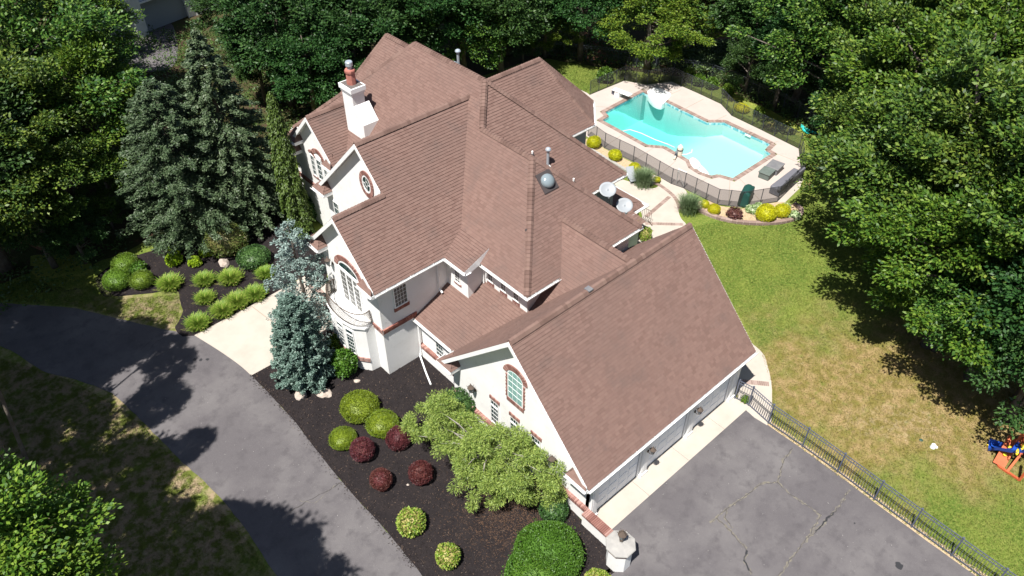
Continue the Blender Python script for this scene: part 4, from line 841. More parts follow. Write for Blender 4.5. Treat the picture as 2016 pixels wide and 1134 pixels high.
# expansion joints in the deck
mb = MB()
for a, b in ([(46.48,37.57),(46.76,36.02)], [(48.72,33.53),(45.78,33.71)], [(48.86,31.36),(45.72,31.38)], [(48.09,28.6),(46.35,28.73)], [(47.81,26.1),(46.88,26.25)], [(47.67,23.79),(47.04,23.98)], [(46.41,21.09),(46.21,23.25)], [(40.39,20.13),(41.66,22.83)], [(38.53,21.43),(41.09,23.18)], [(38.24,24.29),(40.54,24.34)], [(38.01,26.73),(40.15,27.13)], [(37.92,29.14),(40.55,29.31)], [(37.83,31.78),(40.46,32.07)], [(41.43,36.56),(42.25,35.6)]):
    mb.bar((*a, .052), (*b, .052), .035, .006)
mb.build('joint', 'joint', dk)
pool = empty('swimming_pool', (POOL[0][0], POOL[0][1], 0), 'turquoise swimming pool with notched corners and brick coping in the fenced deck', 'swimming pool')
PR = pool
def relp(o): o.location = tuple(-c for c in pool.location); return o
cx_ = sum(p[0] for p in POOL) / len(POOL); cy_ = sum(p[1] for p in POOL) / len(POOL)
# basin walls and sloping floor
ys = [p[1] for p in POOL]; Y0, Y1 = min(ys), max(ys)
def depth(y): t = (y - Y0) / (Y1 - Y0); t = max(0, min(1, (t - .38) / .42)); t = t * t * (3 - 2 * t); return 1.05 + 1.5 * t
import bmesh
bm = bmesh.new(); vs = [bm.verts.new((p[0], p[1], 0)) for p in POOL]; bm.faces.new(vs)
bmesh.ops.triangulate(bm, faces=bm.faces)
for i in range(1, 30):
    yy = Y0 + (Y1 - Y0) * i / 30; bmesh.ops.bisect_plane(bm, geom=bm.verts[:] + bm.edges[:] + bm.faces[:], plane_co=(0, yy, 0), plane_no=(0, 1, 0))
for v in bm.verts: v.co.z = -depth(v.co.y)
for f in bm.faces:
    if f.normal.z < 0: f.normal_flip()
me = bpy.data.meshes.new('pool_floor'); bm.to_mesh(me); bm.free(); relp(link('pool_floor', me, 'plaster', pool))
wm = MB(); tm = MB(); n = len(POOL)
for i in range(n):
    a, b = Vector(POOL[i]), Vector(POOL[(i + 1) % n]); k = max(1, int((b - a).length / .5))
    for j in range(k): p = a.lerp(b, j / k); q = a.lerp(b, (j + 1) / k); wm.add([(p.x, p.y, .04), (q.x, q.y, .04), (q.x, q.y, -depth(q.y)), (p.x, p.y, -depth(p.y))], [(0, 1, 2, 3)])
    ar_ = Vector((-(b - a).y, (b - a).x)).normalized()
    if (Vector((cx_, cy_)) - a).dot(ar_) < 0: ar_ = -ar_
    k = max(1, int((b - a).length / .16))
    for j in range(k):
        p = a.lerp(b, (j + .05) / k); q = a.lerp(b, (j + .95) / k); tm.prism([tuple(p), tuple(q), tuple(q + ar_ * .012), tuple(p + ar_ * .012)], -.17, -.01)
relp(wm.build('pool_wall', 'plaster', pool)); o = relp(tm.build('waterline_tiles', 'tile', pool)); o['kind'] = 'stuff'
o = relp(brick_run('coping_bricks', offset_poly(POOL, .17), .34, -.03, .075, 'coping', pool, ln=.14, closed=True, mortar=False)); 
wt = MB().prism(offset_poly(POOL, -.001), -.10 - 2.8, -.10)
# water body: top surface at -0.1, follows the basin floor
bm = bmesh.new(); top = [bm.verts.new((p[0], p[1], -.10)) for p in offset_poly(POOL, -.004)]; f0 = bm.faces.new(top)
if f0.normal.z < 0: f0.normal_flip()
r_ = bmesh.ops.extrude_face_region(bm, geom=[f0]); lowv = [g_ for g_ in r_['geom'] if isinstance(g_, bmesh.types.BMVert)]
for v in lowv: v.co.z = -2.75
bmesh.ops.recalc_face_normals(bm, faces=bm.faces); me = bpy.data.meshes.new('water'); bm.to_mesh(me); bm.free(); relp(link('water', me, 'water', pool))
# moulded white corner steps
def step_set(parts):
    for poly, z in parts: relp(MB().prism(smooth_poly(poly, 3), -.45, z).build('pool_step', 'white', pool, bevel=.03))
step_set([([(46.46,35.12),(47.54,35.08),(47.65,33.7),(46.69,33.22),(45.79,33.04),(45.67,33.82)], .085)])
step_set([([(40.86,26.48),(41.37,26.56),(41.26,25.94),(40.9,25.57),(40.32,25.65)], .085), ([(40.79,26.19),(41.42,25.97),(41.16,25.16),(40.7,24.54),(40.38,25.17)], -.22)])
# skimmer lids and ladder marks on the tile line
for p, q in (((46.37,33.07), (46.35,32.54)), ((46.96,26.08), (46.96,25.59))): relp(MB().bar((*p, -.06), (*q, -.06), .05, .10).build('skimmer', 'white', pool))
hose = MB(); hp = [(40.64,32.51,-0.09), (41.2,32.3,-0.09), (41.42,31.4,-0.09), (41.48,30.08,-0.09), (41.68,29.05,-0.09), (41.44,28.28,0.1)]; hose.tube([Vector(p) for p in hp], .025, 5); relp(hose.build('pool_hose', 'white', pool))
# diving board
dbd = empty('diving_board', (*(43.97,36.25), .05), 'white diving board over the deep end of the pool', 'diving board')
a = Vector((*(44.19,36.73), .5)) ; b = Vector((*(44.3,35.05), .55)); o0 = dbd.location
rl_ = lambda p: Vector(p) - o0
MB().bar(rl_(a), rl_(b), .5, .06).build('board', 'white', dbd, bevel=.015)
q = a.lerp(b, .3); MB().box(*(v for pr_ in ((q.x - o0.x - .2, q.x - o0.x + .2), (q.y - o0.y - .25, q.y - o0.y + .25), (0, .43)) for v in pr_)).build('pedestal', 'white', dbd, bevel=.02)
q = a.lerp(b, .06); MB().box(*(v for pr_ in ((q.x - o0.x - .1, q.x - o0.x + .1), (q.y - o0.y - .2, q.y - o0.y + .2), (0, .42)) for v in pr_)).build('anchor', 'bluemetal', dbd)
# filter canister and pump by the pool
fp = (40.96,27.46)
flt = empty('pool_filter', (fp[0], fp[1], .05), 'beige filter canister with dark clamp band and pump beside the pool', 'pool filter')
MB().lathe((0, 0, 0), [(.20, 0), (.22, .05), (.22, .4), (.2, .43)], 14).build('tank', 'beige', flt); MB().lathe((0, 0, .42), [(.24, 0), (.24, .06)], 14).build('clamp_band', 'blackmetal', flt)
MB().lathe((0, 0, .48), [(.2, 0), (.19, .18), (.12, .27), (.05, .3), (.05, .36)], 14).build('lid', 'beige', flt)
MB().tube([(-.3, .05, .16), (-.62, -.1, .16)], .1, 10).build('pump_motor', 'blackmetal', flt); MB().tube([(-.62, -.1, .16), (-.85, -.21, .16)], .085, 10).build('motor_housing', 'beige', flt); MB().tube([(-.28, .06, .14), (-.28, .06, .42)], .09, 10).build('strainer_pot', 'dome', flt)
MB().tube([(0, -.2, .12), (.4, -.35, .04), (.9, -.4, .03), (1.2, -.2, .03)], .03, 6).build('hose', 'white', flt)
# boxes, furniture and grill on the deck
def prop_box(name, label, cat, p, dx, dy, h, rz, m, lid=True):
    e = empty(name, (*p, .05), label, cat, rz=rz); MB().box(-dx / 2, dx / 2, -dy / 2, dy / 2, 0, h).build('body', m, e, bevel=.03)
    if lid: MB().box(-dx / 2 - .04, dx / 2 + .04, -dy / 2 - .04, dy / 2 + .04, h, h + .07).build('lid', m, e, bevel=.02)
    return e
prop_box('storage_box', 'large slate grey lidded box on the pool deck, the one farther from the camera', 'box', (44.21,21.78), 1.05, .85, .42, R(8), 'greybox')
prop_box('storage_box', 'smaller green-grey lidded box on the pool deck, nearer the camera than the slate box', 'box', (43.15,21.73), .85, .75, .42, R(8), 'greenbox')
sf = empty('covered_sofa', (*(42.79,20.16), .05), 'row of pool furniture under dark grey covers along the mesh fence', 'furniture', rz=R(0)); a = Vector((*(41.63,20.1), 0)) - Vector((*(42.79,20.16), 0)); b = Vector((*(44.67,20.26), 0)) - Vector((*(42.79,20.16), 0))
MB().bar(a + Vector((0, 0, .32)), b + Vector((0, 0, .32)), .75, .62).build('seat_cover', 'greycover', sf, bevel=.08)
nn = Vector((-(b - a).y, (b - a).x, 0)).normalized() * -.3
for t in (.12, .37, .62, .87):
    c = a.lerp(b, t) + nn; e = (b - a).normalized() * .5; MB().bar(c - e + Vector((0, 0, .75)), c + e + Vector((0, 0, .75)), .22, .38).build('back_cover', 'greycover', sf, bevel=.07)
gr = empty('covered_grill', (*(39.65,20.95), .05), 'barbecue grill under a rounded dark green cover just inside the mesh fence', 'grill', rz=R(20))
mb = MB(); mb.extr([(-.75, -.35, 0), (-.75, .35, 0), (-.72, .33, .95), (-.72, .12, 1.15), (-.72, -.12, 1.15), (-.72, -.33, .95)], (1.15, 0, 0)); mb.build('cover', 'greencover', gr, bevel=.10); mb = MB(); mb.box(.40, .95, -.3, .3, 0, .75); mb.build('side_shelf_cover', 'greencover', gr, bevel=.08)
# patio and walks beside the pool
patio = [(38.34,33.99),(37.78,31.73),(37.92,29.14),(37.73,25.56),(37.93,24.64),(37.29,23.88),(35.78,23.39),(34.63,21.94),(33.45,21.32),(29.72,21.4),(29.76,22.65),(31.51,23.78),(33.24,24.36),(34.51,25.46),(35.96,28.16),(35.55,28.96),(36.65,31.92),(37.24,33.25)]
sheet('patio', smooth_poly([(35.32,28.75),(35.92,27.21),(36.34,26),(37.29,26.13),(37.49,27.2),(37.76,26.53),(37.89,24.61),(37.13,23.71),(35.89,23.44),(35.12,22.65),(34.73,21.85),(33.57,21.21),(30.39,20.79),(29.4,22.33),(31.12,23.44),(32.83,24),(33.98,25.17),(34.66,27.69)], 3), .046, 'concrete', .06)
sheet('concrete_walk', smooth_poly([(26.68,11.9),(28.37,12.53),(28.96,12.49),(28.46,11.71),(27.61,10.83),(26.48,10.04),(25.02,9.32),(25.09,10.78)], 2, False), .03, 'concrete', .05)
sheet('garage_side_walk', smooth_poly([(28.82,14.15),(29,12.45),(28.23,11.43),(27.19,10.52),(25.38,9.33),(25.1,9.66),(25.11,10.85),(26.02,11.8)], 3), .026, 'concrete', .04)
brick_run('brick_strip', [(26.48,11.76),(27.32,10.76)], .28, .02, .05, 'coping', kind='structure', ln=.09)
brick_run('brick_strip', [(33.56,24.21),(36.44,24.64)], .26, .03, .056, 'coping', kind='structure', ln=.09)
brick_run('brick_strip', [(32.98,23.79),(34.69,22.1)], .26, .03, .056, 'coping', kind='structure', ln=.09)
brick_run('brick_strip', smooth_poly([(36.28,27.29),(36.94,26.28),(36.89,25.27),(36.56,24.23),(35.86,23.32)], 4, False), .26, .03, .0565, 'coping', kind='structure', ln=.09)
# planting strip and curved raised bed
sheet('gravel_strip', [(37.5,33.49),(37.93,33.39),(37.67,31.64),(37.77,29.01),(37.72,26.49),(36.94,26.28),(36.69,27.33),(36.77,29.83),(36.84,32.86)], .02, 'drysand', .04)
brick_run('block_edging', [(36.84,32.86),(36.72,29.79),(36.64,27.29),(36.72,26.32)], .22, -.02, .12, 'capstone', kind='structure', ln=.3)
sheet('planting_bed', smooth_poly([(35.83,23.35),(36.65,23.37),(37.98,22.62),(37.99,21.92),(38.34,21.3),(38.84,20.62),(41.18,19.49),(41.63,18.62),(41.05,17.65),(40.14,17.66),(38.52,18.84),(37.41,19.99),(36.9,21.19),(36.79,22.32)], 3), .05, 'drysand', .08)
brick_run('block_edging', smooth_poly([(36.61,22.34),(36.81,21.12),(37.37,19.96),(38.43,18.78),(39.69,17.93),(40.81,17.64),(41.58,17.98),(41.73,18.61)], 4, False), .26, -.02, .2, 'coping', kind='structure', ln=.28)
sheet('concrete_strip', [(41.21,19.54),(44.82,19.96),(44.91,19.55),(40.89,19.06)], .03, 'concrete', .05)

# ---------------------------------------------------------------- fences
def mesh_fence(path, label, n_gap=1.05, h=1.22):
    F = empty('mesh_fence', (*path[0], 0), label, 'fence', 'black mesh fence round the pool deck'); o = Vector((*path[0], 0)); first = None
    for i in range(len(path) - 1):
        a, b = Vector((*path[i], 0)) - o, Vector((*path[i + 1], 0)) - o; k = max(1, round((b - a).length / n_gap))
        for j in range(k):
            p = a.lerp(b, j / k); q = a.lerp(b, (j + 1) / k)
            if first is None: first = MB().bar((0, 0, .04), (0, 0, h + .06), .035).build('post', 'blackmetal', F); first.location = p
            else: c = first.copy(); c.location = p; C.objects.link(c)
            pm = MB(); pm.add([(p.x, p.y, .07), (q.x, q.y, .07), (q.x, q.y, h + .03), (p.x, p.y, h + .03)], [(0, 1, 2, 3)]); sc_ = pm.build('mesh_panel', 'mesh', F)
            bd = MB(); bd.bar(p + Vector((0, 0, h + .035)), q + Vector((0, 0, h + .035)), .02); bd.bar(p + Vector((0, 0, .07)), q + Vector((0, 0, .07)), .02); bd.build('binding', 'blackmetal', sc_)
    c = first.copy(); c.location = Vector((*path[-1], 0)) - o; C.objects.link(c); return F
mesh_fence([(38.06,33.66),(37.73,31.68),(37.87,29.1),(37.68,25.53),(37.89,24.61),(38.01,21.98)], 'black mesh pool fence facing the house, behind the golden balls')
mesh_fence([(38.01,21.98),(38.48,21.4),(39,20.7),(41.23,19.52),(44.87,20)], 'black mesh pool fence round the near corner by the green grill cover')
mesh_fence([(44.87,20),(46.41,21.09),(48.03,22.25),(48.25,25.5),(48.38,28.34),(49.27,30),(49.34,34.98)], 'black mesh pool fence on the far long side of the deck')
mesh_fence([(49.34,34.98),(47.46,35.97),(46.61,37.69),(42.69,37.86)], 'black mesh pool fence at the diving board end of the deck')
gt = MB(); tp = [(36.2,23.58,1.3), (37.87,24.6,0.05)]; gate = empty('fence_gate', (*(37.93,24.64), 0), 'white gate frame with a diagonal brace in the mesh fence', 'gate')
g0 = Vector((*(37.93,24.64), 0)); g1 = Vector((*(37.89,25.26), 0)) - g0
gf = MB(); gf.tube([(0, 0, .05), (0, 0, 1.32)], .028, 6); gf.tube([(g1.x, g1.y, .05), (g1.x, g1.y, 1.32)], .028, 6); gf.tube([(0, 0, 1.28), (g1.x, g1.y, 1.28)], .02, 6); gf.tube([(0, 0, .1), (g1.x, g1.y, 1.2)], .018, 6); gf.build('gate_frame', 'white', gate)

def metal_fence(path, label, m='bluemetal', h=1.37, gap=1.86, pick=.115):
    o = Vector((*path[0], 0)); F = empty('metal_fence', o, label, 'fence', 'metal picket fences'); post = None; cache = {}
    for i in range(len(path) - 1):
        a, b = Vector((*path[i], 0)) - o, Vector((*path[i + 1], 0)) - o; k = max(1, round((b - a).length / gap)); L_ = (b - a).length / k; ang = math.atan2((b - a).y, (b - a).x); key = round(L_, 2)
        for j in range(k):
            p = a.lerp(b, j / k)
            if post is None:
                pb = MB(); pb.box(-.032, .032, -.032, .032, 0, h + .04); pb.box(-.042, .042, -.042, .042, h + .04, h + .065); post = pb.build('post', m, F); post.location = p; post.rotation_euler.z = ang
            else: c = post.copy(); c.location = p; c.rotation_euler.z = ang; C.objects.link(c)
            if key not in cache:
                rb = MB(); rb.box(.035, L_ - .035, -.016, .016, -.016, .016); r0 = rb.build('rail', m, F); kb = MB(); nk = int((L_ - .1) / pick)
                for q in range(nk): x = .05 + (L_ - .1) * (q + .5) / nk; kb.box(x - .009, x + .009, -.0085, .0085, .06, h - .035)
                ko = kb.build('pickets', m, F); ko['kind'] = 'stuff'; cache[key] = (r0, ko); first_ = True
            r0, k0 = cache[key]
            for zi, z in enumerate((.12, h - .2, h - .02)):
                r2 = r0 if first_ and zi == 0 else r0.copy()
                if r2 is not r0: C.objects.link(r2)
                r2.location = (p.x, p.y, z); r2.rotation_euler.z = ang
            k2 = k0 if first_ else k0.copy()
            if k2 is not k0: C.objects.link(k2)
            k2.location = p; k2.rotation_euler.z = ang; first_ = False
    c = post.copy(); c.location = Vector((*path[-1], 0)) - o; C.objects.link(c); return F
metal_fence([(25.25,11.37),(25.38,10.65),(25.16,9.36),(25.17,7.49),(25.11,5.63),(25.01,3.77),(24.94,2),(24.88,0.24),(24.83,-1.52),(24.85,-3.37)], 'dark blue-grey metal picket fence along the parking court and brown lawn')
metal_fence([(44.19,46.64),(44.87,45.62),(45.92,44),(46.92,42.3),(48.48,40.11)], 'black metal picket fence by the leaf litter behind the house', 'blackmetal')
metal_fence([(48.48,40.11),(49.83,37.11),(51.36,34.48)], 'black metal picket fence under the maple behind the diving board', 'blackmetal')
metal_fence([(51.36,34.48),(51.96,32.96),(52.14,31.02),(51.98,28.53),(51.94,26.17),(51.32,23.21),(50.33,20.44)], 'black metal picket fence between the far pool side and the woods', 'blackmetal')

# ---------------------------------------------------------------- dishes, rack, lounge chair, toys
def dish(base, top, label, lean):
    e = empty('satellite_dish', base, label, 'satellite dish', 'satellite dishes over the porch'); t = Vector(top) - Vector(base); ax = Vector((-.35, -.45, .82)).normalized(); u = ax.cross(Vector((0, 0, 1))).normalized(); v = ax.cross(u)
    mb = MB(); N_ = 28; V = []
    for k in range(5): r = .46 * k / 4; V += [t + u * r * 1.0 * math.cos(2 * math.pi * i / N_) + v * r * .92 * math.sin(2 * math.pi * i / N_) + ax * (.09 * (k / 4) ** 2) for i in range(N_)]
    mb.add(V, [(k * N_ + i, k * N_ + (i + 1) % N_, (k + 1) * N_ + (i + 1) % N_, (k + 1) * N_ + i) for k in range(4) for i in range(N_)]); d = mb.build('reflector', 'dish', e, smooth=True)
    sm = d.modifiers.new('solid', 'SOLIDIFY'); sm.thickness = .015
    pm = MB(); pm.tube([(0, 0, 0), t - ax * .05], .028, 6); pm.tube([(.25, .3, 0), t * .6], .018, 5); pm.tube([(-.3, .25, 0), t * .6], .018, 5); pm.build('mast', 'dish', e)
    am = MB(); am.tube([t + v * .42, t + v * .55 + ax * .3], .015, 5); am.bar(t + v * .55 + ax * .28, t + v * .50 + ax * .40, .09, .12); am.build('feed_arm', 'dish', e)
dish((27.26,22,4.9), (26.75,22,6.4), 'round white satellite dish on a tripod mast, nearer the main roof', 0)
dish((27.88,21.78,4.3), (27.68,21.5,5.2), 'tilted white satellite dish, lower and to the right of the tripod one', 0)
rk = empty('metal_rack', (*(33.26,23.61), .05), 'thin brown metal rack standing on the patio by the porch', 'rack'); a0 = Vector((33.13,24.22,0.05)) - rk.location; b0 = Vector((33.2,23.57,0.05)) - rk.location
mb = MB(); up = Vector((0, 0, .95)); mb.tube([a0 + up, b0 + up], .018, 5); mb.tube([a0 + up * .12, b0 + up * .12], .012, 5)
for i in range(6): p = a0.lerp(b0, i / 5); mb.tube([p, p + up], .013, 5)
mb.build('frame', 'iron', rk); MB().bar(b0 + Vector((-.1, -.25, .02)), b0 + Vector((.1, .25, .02)), .05, .03).build('foot', 'iron', rk)
lc = empty('lounge_chair', (*(36.11,27.69), 0), 'small white lounge chair on the grass by the ornamental grass', 'chair', rz=R(-30))
MB().box(-.28, .28, -.6, .15, .25, .29).build('seat', 'dish', lc); mb = MB(); mb.bar((0, .12, .27), (0, .6, .7), .54, .04, up=(0, 0, 1)); mb.build('backrest', 'dish', lc)
for x in (-.25, .25):
    for y in (-.5, .1): MB().bar((x, y, 0), (x, y, .25), .03).build('leg', 'dish', lc)
bk = empty('bucket', (*(29.68,3.36), 0), 'upturned white bucket lying on the brown lawn', 'bucket'); MB().lathe((0, 0, 0), [(.12, 0), (.13, .02), (.10, .2), (.09, .21)], 12).build('pail', 'white', bk); MB().lathe((.12, -.1, .0), [(.09, 0), (.09, .04)], 8).build('lid', 'white', bk)
fr = empty('toy_disc', (*(29.67,3.92), 0), 'small dark teal toy lying on the brown lawn beside the bucket', 'toy'); MB().lathe((0, 0, 0), [(.07, 0), (.09, .03), (.03, .07)], 8).build('body', 'greencover', fr)
def poly_item(label, pts):
    o = Vector((*pts[0], 0)); e = empty('foam_noodle', o, label, 'pool toy', 'turquoise curved toys beyond the far pool fence'); MB().tube([Vector((*p, .12)) - o for p in pts], [.03] + [.09] * (len(pts) - 2) + [.03], 8).build('tube', 'cyan', e, smooth=True)
poly_item('longer turquoise curved foam strip beyond the far pool fence', smooth_poly([(50.96,23.94),(50.73,23.45),(50.65,22.93),(50.73,22.46)], 4, False)); poly_item('shorter turquoise curved foam strip beyond the far pool fence, lying inside the curve', smooth_poly([(50.83,23.86),(50.45,23.4),(50.3,23.05),(50.34,22.82)], 4, False))

# play set at the right edge
ps = empty('play_set', (*(30.87,0.04), 0), 'red cedar play set with a blue slide at the edge of the lawn', 'play set'); o0 = ps.location
Rp = lambda p: Vector(p) - o0
base = [Rp((30.85,0.85,0.06)), Rp((30.78,-0.13,0.06)), Rp((32.5,-0.19,0.06)), Rp((32.33,0.77,0.06))]
for i in range(4): MB().bar(base[i], base[(i + 1) % 4], .1, .1).build('ground_beam', 'redwood', ps)
c1 = (base[0] + base[1]) / 2; MB().bar(base[0].lerp(base[1], .42), base[3].lerp(base[2], .42) + Vector((0, 0, 1.3)), .1, .1).build('ladder_rail', 'redwood', ps)
for p in (base[1], base[2], base[3], base[0].lerp(base[3], .55)): q = Vector((p.x * .8 + .5, p.y * .8, 1.5 if p is not base[1] else 1.5)); MB().bar(p, Vector((p.x, p.y, 1.9)), .1, .1).build('post', 'redwood', ps)
for i in range(7):
    a = base[3].lerp(base[2], i / 7) ; b = base[0].lerp(base[1], .55 + i * 0).lerp(base[1], i / 7); MB().bar(Vector((a.x, a.y, 1.2)), Vector(((a.x + b.x) / 2, (a.y + b.y) / 2, 1.2)), .13, .03).build('deck_board', 'redwood', ps)
for z in (1.55, 1.9): MB().bar(Vector((*base[3].xy, z)), Vector((*base[0].lerp(base[3], .55).xy, z)), .08, .05).build('railing', 'redwood', ps); MB().bar(Vector((*base[3].xy, z)), Vector((*base[2].xy, z)), .08, .05).build('railing', 'redwood', ps)
MB().bar(base[0] + Vector((0, 0, .05)), base[3] + Vector((-.3, .2, .9)), .5, .04).build('climbing_ramp', 'redwood', ps)
for t in (.35, .62): h_ = base[0].lerp(base[3] + Vector((-.3, .2, .9)), t) + Vector((0, 0, .1)); MB().lathe(tuple(h_), [(.09, 0), (.09, .04), (.04, .1)], 7).build('climbing_grip', 'yellowpl', ps)
for p in ((30.85,0.55,1.4), (31.3,0.51,1.4)):
    mb = MB(); c = Rp(p); mb.tube([c + Vector((.13 * math.cos(t), .05 * math.sin(t), .13 * math.sin(t))) for t in np.linspace(0, 6.28, 11)], .025, 5, False); mb.build('grab_handle', 'yellowpl', ps)
sp = [Rp((31.61,1.64,0.12)), Rp((31.71,1.38,0.18)), Rp((31.51,1.03,0.55)), Rp((31.28,0.73,1.05)), Rp((31.44,0.59,1.2))]
mb = MB(); V = []
for i, p in enumerate(sp):
    d = (sp[min(i + 1, 4)] - sp[max(i - 1, 0)]); d.z = 0; d.normalize(); s = Vector((-d.y, d.x, 0)); w_ = .27
    V += [p - s * w_ + Vector((0, 0, .16)), p - s * w_ * .85, p + s * w_ * .85, p + s * w_ + Vector((0, 0, .16)), p + s * (w_ + .05) + Vector((0, 0, .16)), p + s * (w_ + .03) - Vector((0, 0, .04)), p - s * (w_ + .03) - Vector((0, 0, .04)), p - s * (w_ + .05) + Vector((0, 0, .16))]
mb.add(V, [(i * 8 + k, i * 8 + (k + 1) % 8, (i + 1) * 8 + (k + 1) % 8, (i + 1) * 8 + k) for i in range(4) for k in range(8)] + [tuple(range(8)), tuple(range(32, 40))]); mb.build('slide', 'bluepl', ps)
MB().bar(sp[0] + Vector((-.1, -.1, -.05)), sp[0] + Vector((.05, .05, -.05)), .08).build('slide_foot', 'yellowpl', ps)

# neighbouring building and paving seen through the trees, top left
nb = empty('neighbour_house', (*(23.97,77.77), 0), 'pale grey-roofed neighbouring house glimpsed through the trees', 'house'); nb.rotation_euler.z = R(12)
mb = MB(); mb.box(-7, 6, -4, 6, 0, 3); mb.build('wall', 'siding', nb)
mb = MB(); mb.add([(-7.5, -4.5, 2.9), (6.5, -4.5, 2.9), (6.5, 1, 5.2), (-7.5, 1, 5.2), (6.5, 6.5, 2.9), (-7.5, 6.5, 2.9)], [(0, 1, 2, 3), (3, 2, 4, 5)]); ro = mb.build('roof', 'greyroof', nb); ro.modifiers.new('s', 'SOLIDIFY').thickness = -.12
MB().box(-4.6, -3.6, -4.7, -3.9, 0, 3.6).build('porch_post', 'white', nb); gb = MB(); gb.box(-7.6, 6.6, -4.62, -4.5, 2.78, 2.92); gb.build('gutter', 'white', nb)
wd_ = MB(); wd_.box(1, 2.4, -4.05, -4.0, .9, 2.3); wf = wd_.build('window', 'white', nb); MB().box(1.1, 2.3, -4.08, -4.05, 1.0, 2.2).build('pane', 'glass', wf)
sheet('neighbour_driveway', smooth_poly([(20.02,75.84),(24.04,74.5),(21.48,66.7),(19.28,64.81),(17.45,67.73)]), .03, 'asphalt', .03)
nb2 = empty('neighbour_garage', (*(30.8,76.7), 0), 'second pale building at the top edge behind the trees', 'building'); MB().box(-5, 5, -3, 3, 0, 2.9).build('wall', 'white', nb2)
mb = MB(); mb.add([(-5.4, -3.4, 2.85), (5.4, -3.4, 2.85), (5.4, 0, 4.2), (-5.4, 0, 4.2), (5.4, 3.4, 2.85), (-5.4, 3.4, 2.85)], [(0, 1, 2, 3), (3, 2, 4, 5)]); ro = mb.build('roof', 'greyroof', nb2); ro.modifiers.new('s', 'SOLIDIFY').thickness = -.12

# ---------------------------------------------------------------- rocks
def rock(p, r, label, flat=.6):
    import bmesh as _b
    bm = _b.new(); _b.ops.create_icosphere(bm, subdivisions=2, radius=1)
    for v in bm.verts:
        k = 1 + random.uniform(-.18, .18); v.co = Vector((v.co.x * k * r * 1.25, v.co.y * k * r * .9, max(v.co.z, -.3) * k * r * flat))
    me = bpy.data.meshes.new('rock'); bm.to_mesh(me); bm.free(); o = link('boulder', me, 'rock'); o.location = (*p, r * .2); o.rotation_euler.z = random.uniform(0, 6); tag(o, label, 'rock')
rock((9.37,26.04), .33, 'rounded tan boulder at the foot of the blue spruces, left of the pale one'); rock((10.31,25.33), .36, 'flat pale boulder at the foot of the blue spruces, right of the rounded one', .4)
rock((11.32,38.08), .33, 'wedge-shaped pale boulder below the large clipped topiary', .8); rock((11.99,24.94), .14, 'small tan stone in the mulch beside the leafy bush at the bay'); rock((10.21,18.22), .07, 'tiny white stone in the mulch by the red barberries')
rock((55.51,38.29), .6, 'grey boulder at the edge of the clearing beyond the pool', .9)

# ---------------------------------------------------------------- shrubs
import bmesh as _bm
def core_mesh(bm_name, r, sq, z): pass
PROT = {}
def ball_proto(m, leaf, n, sq, lump=.06, open_=0.0, seed=1):
    key = (m, leaf, n, sq, lump, open_)
    if key in PROT: return PROT[key]
    rg = np.random.default_rng(seed + len(PROT)); d = rg.normal(size=(n, 3)); d /= np.linalg.norm(d, axis=1, keepdims=True); d = d[d[:, 2] > -.55]; n2 = len(d)
    fr = rg.normal(size=(5, 3)) * 3.2; ph = rg.uniform(0, 6, 5); lum = sum(np.sin(np.dot(d, fr[i]) + ph[i]) for i in range(5)) / 5
    rad = 1 + lump * lum - np.abs(rg.normal(size=n2)) * (.035 + open_) + (rg.random(n2) < .03) * rg.uniform(.02, .12, n2)
    c = d * rad[:, None] * np.array([1, 1, sq]); c[:, 2] += sq * .80
    ax = d * .8 + rg.normal(size=(n2, 3)) * .55; u = rg.normal(size=(n2, 3))
    me = leaves_mesh('foliage', c, ax, u, rg.uniform(.8, 1.3, n2) * leaf * 1.25, leaf * .8); me.materials.append(M[m]); PROT[key] = me
    bm = _bm.new(); _bm.ops.create_icosphere(bm, subdivisions=2, radius=.84 - open_)
    for v in bm.verts: v.co = Vector((v.co.x, v.co.y, v.co.z * sq + sq * .80))
    cm = bpy.data.meshes.new('inner_twigs'); bm.to_mesh(cm); bm.free(); cm.materials.append(M[m]); PROT[key] = (me, cm); return PROT[key]
def shrub(name, ball, label, m, sq=.85, leaf=.085, n=3600, lump=.05, open_=0, sx=1, sy=1, rz=None, group=None, sz=1):
    x, y, r = ball; me, cm = ball_proto(m, leaf, n, sq, lump, open_)
    e = empty(name, (x, y, .02), label, 'shrub', group, rz=random.uniform(0, 6.28) if rz is None else rz); e.scale = (r * sx * random.uniform(.94, 1.05), r * sy * random.uniform(.94, 1.05), r * sz * random.uniform(.92, 1.06)); e.rotation_euler.x = random.uniform(-.09, .09); e.rotation_euler.y = random.uniform(-.09, .09)
    link('foliage', me, None, e); link('inner_twigs', cm, None, e); return e
shrub('clipped_shrub', (10.98,23.16,0.89), 'largest and uppermost of the three lime-green clipped shrubs beside the drive', 'lime', .62, .055, 8000, .075)
shrub('clipped_shrub', (11.25,21.62,0.77), 'middle lime-green clipped shrub, just above the upper barberry', 'lime', .62, .055, 8000, .075); shrub('clipped_shrub', (9.35,22.16,0.67), 'smallest lime-green clipped shrub, nearest the drive edge', 'lime', .62, .055, 8000, .075)
for b, l in (((9.58,20.87,0.61), 'dark red round barberry beside the smallest lime shrub'), ((11.25,20.29,0.61), 'dark red round barberry uppermost, with a few green shoots'), ((9.33,18.98,0.54), 'dark purple-red round barberry lowest, nearest the drive'), ((10.84,18.1,0.57), 'dark red round barberry on its own at the right of the four')):
    shrub('barberry_shrub', b, l, 'red', 1.0, .075, 5200, .10, .04, group='red barberry balls in the mulch')
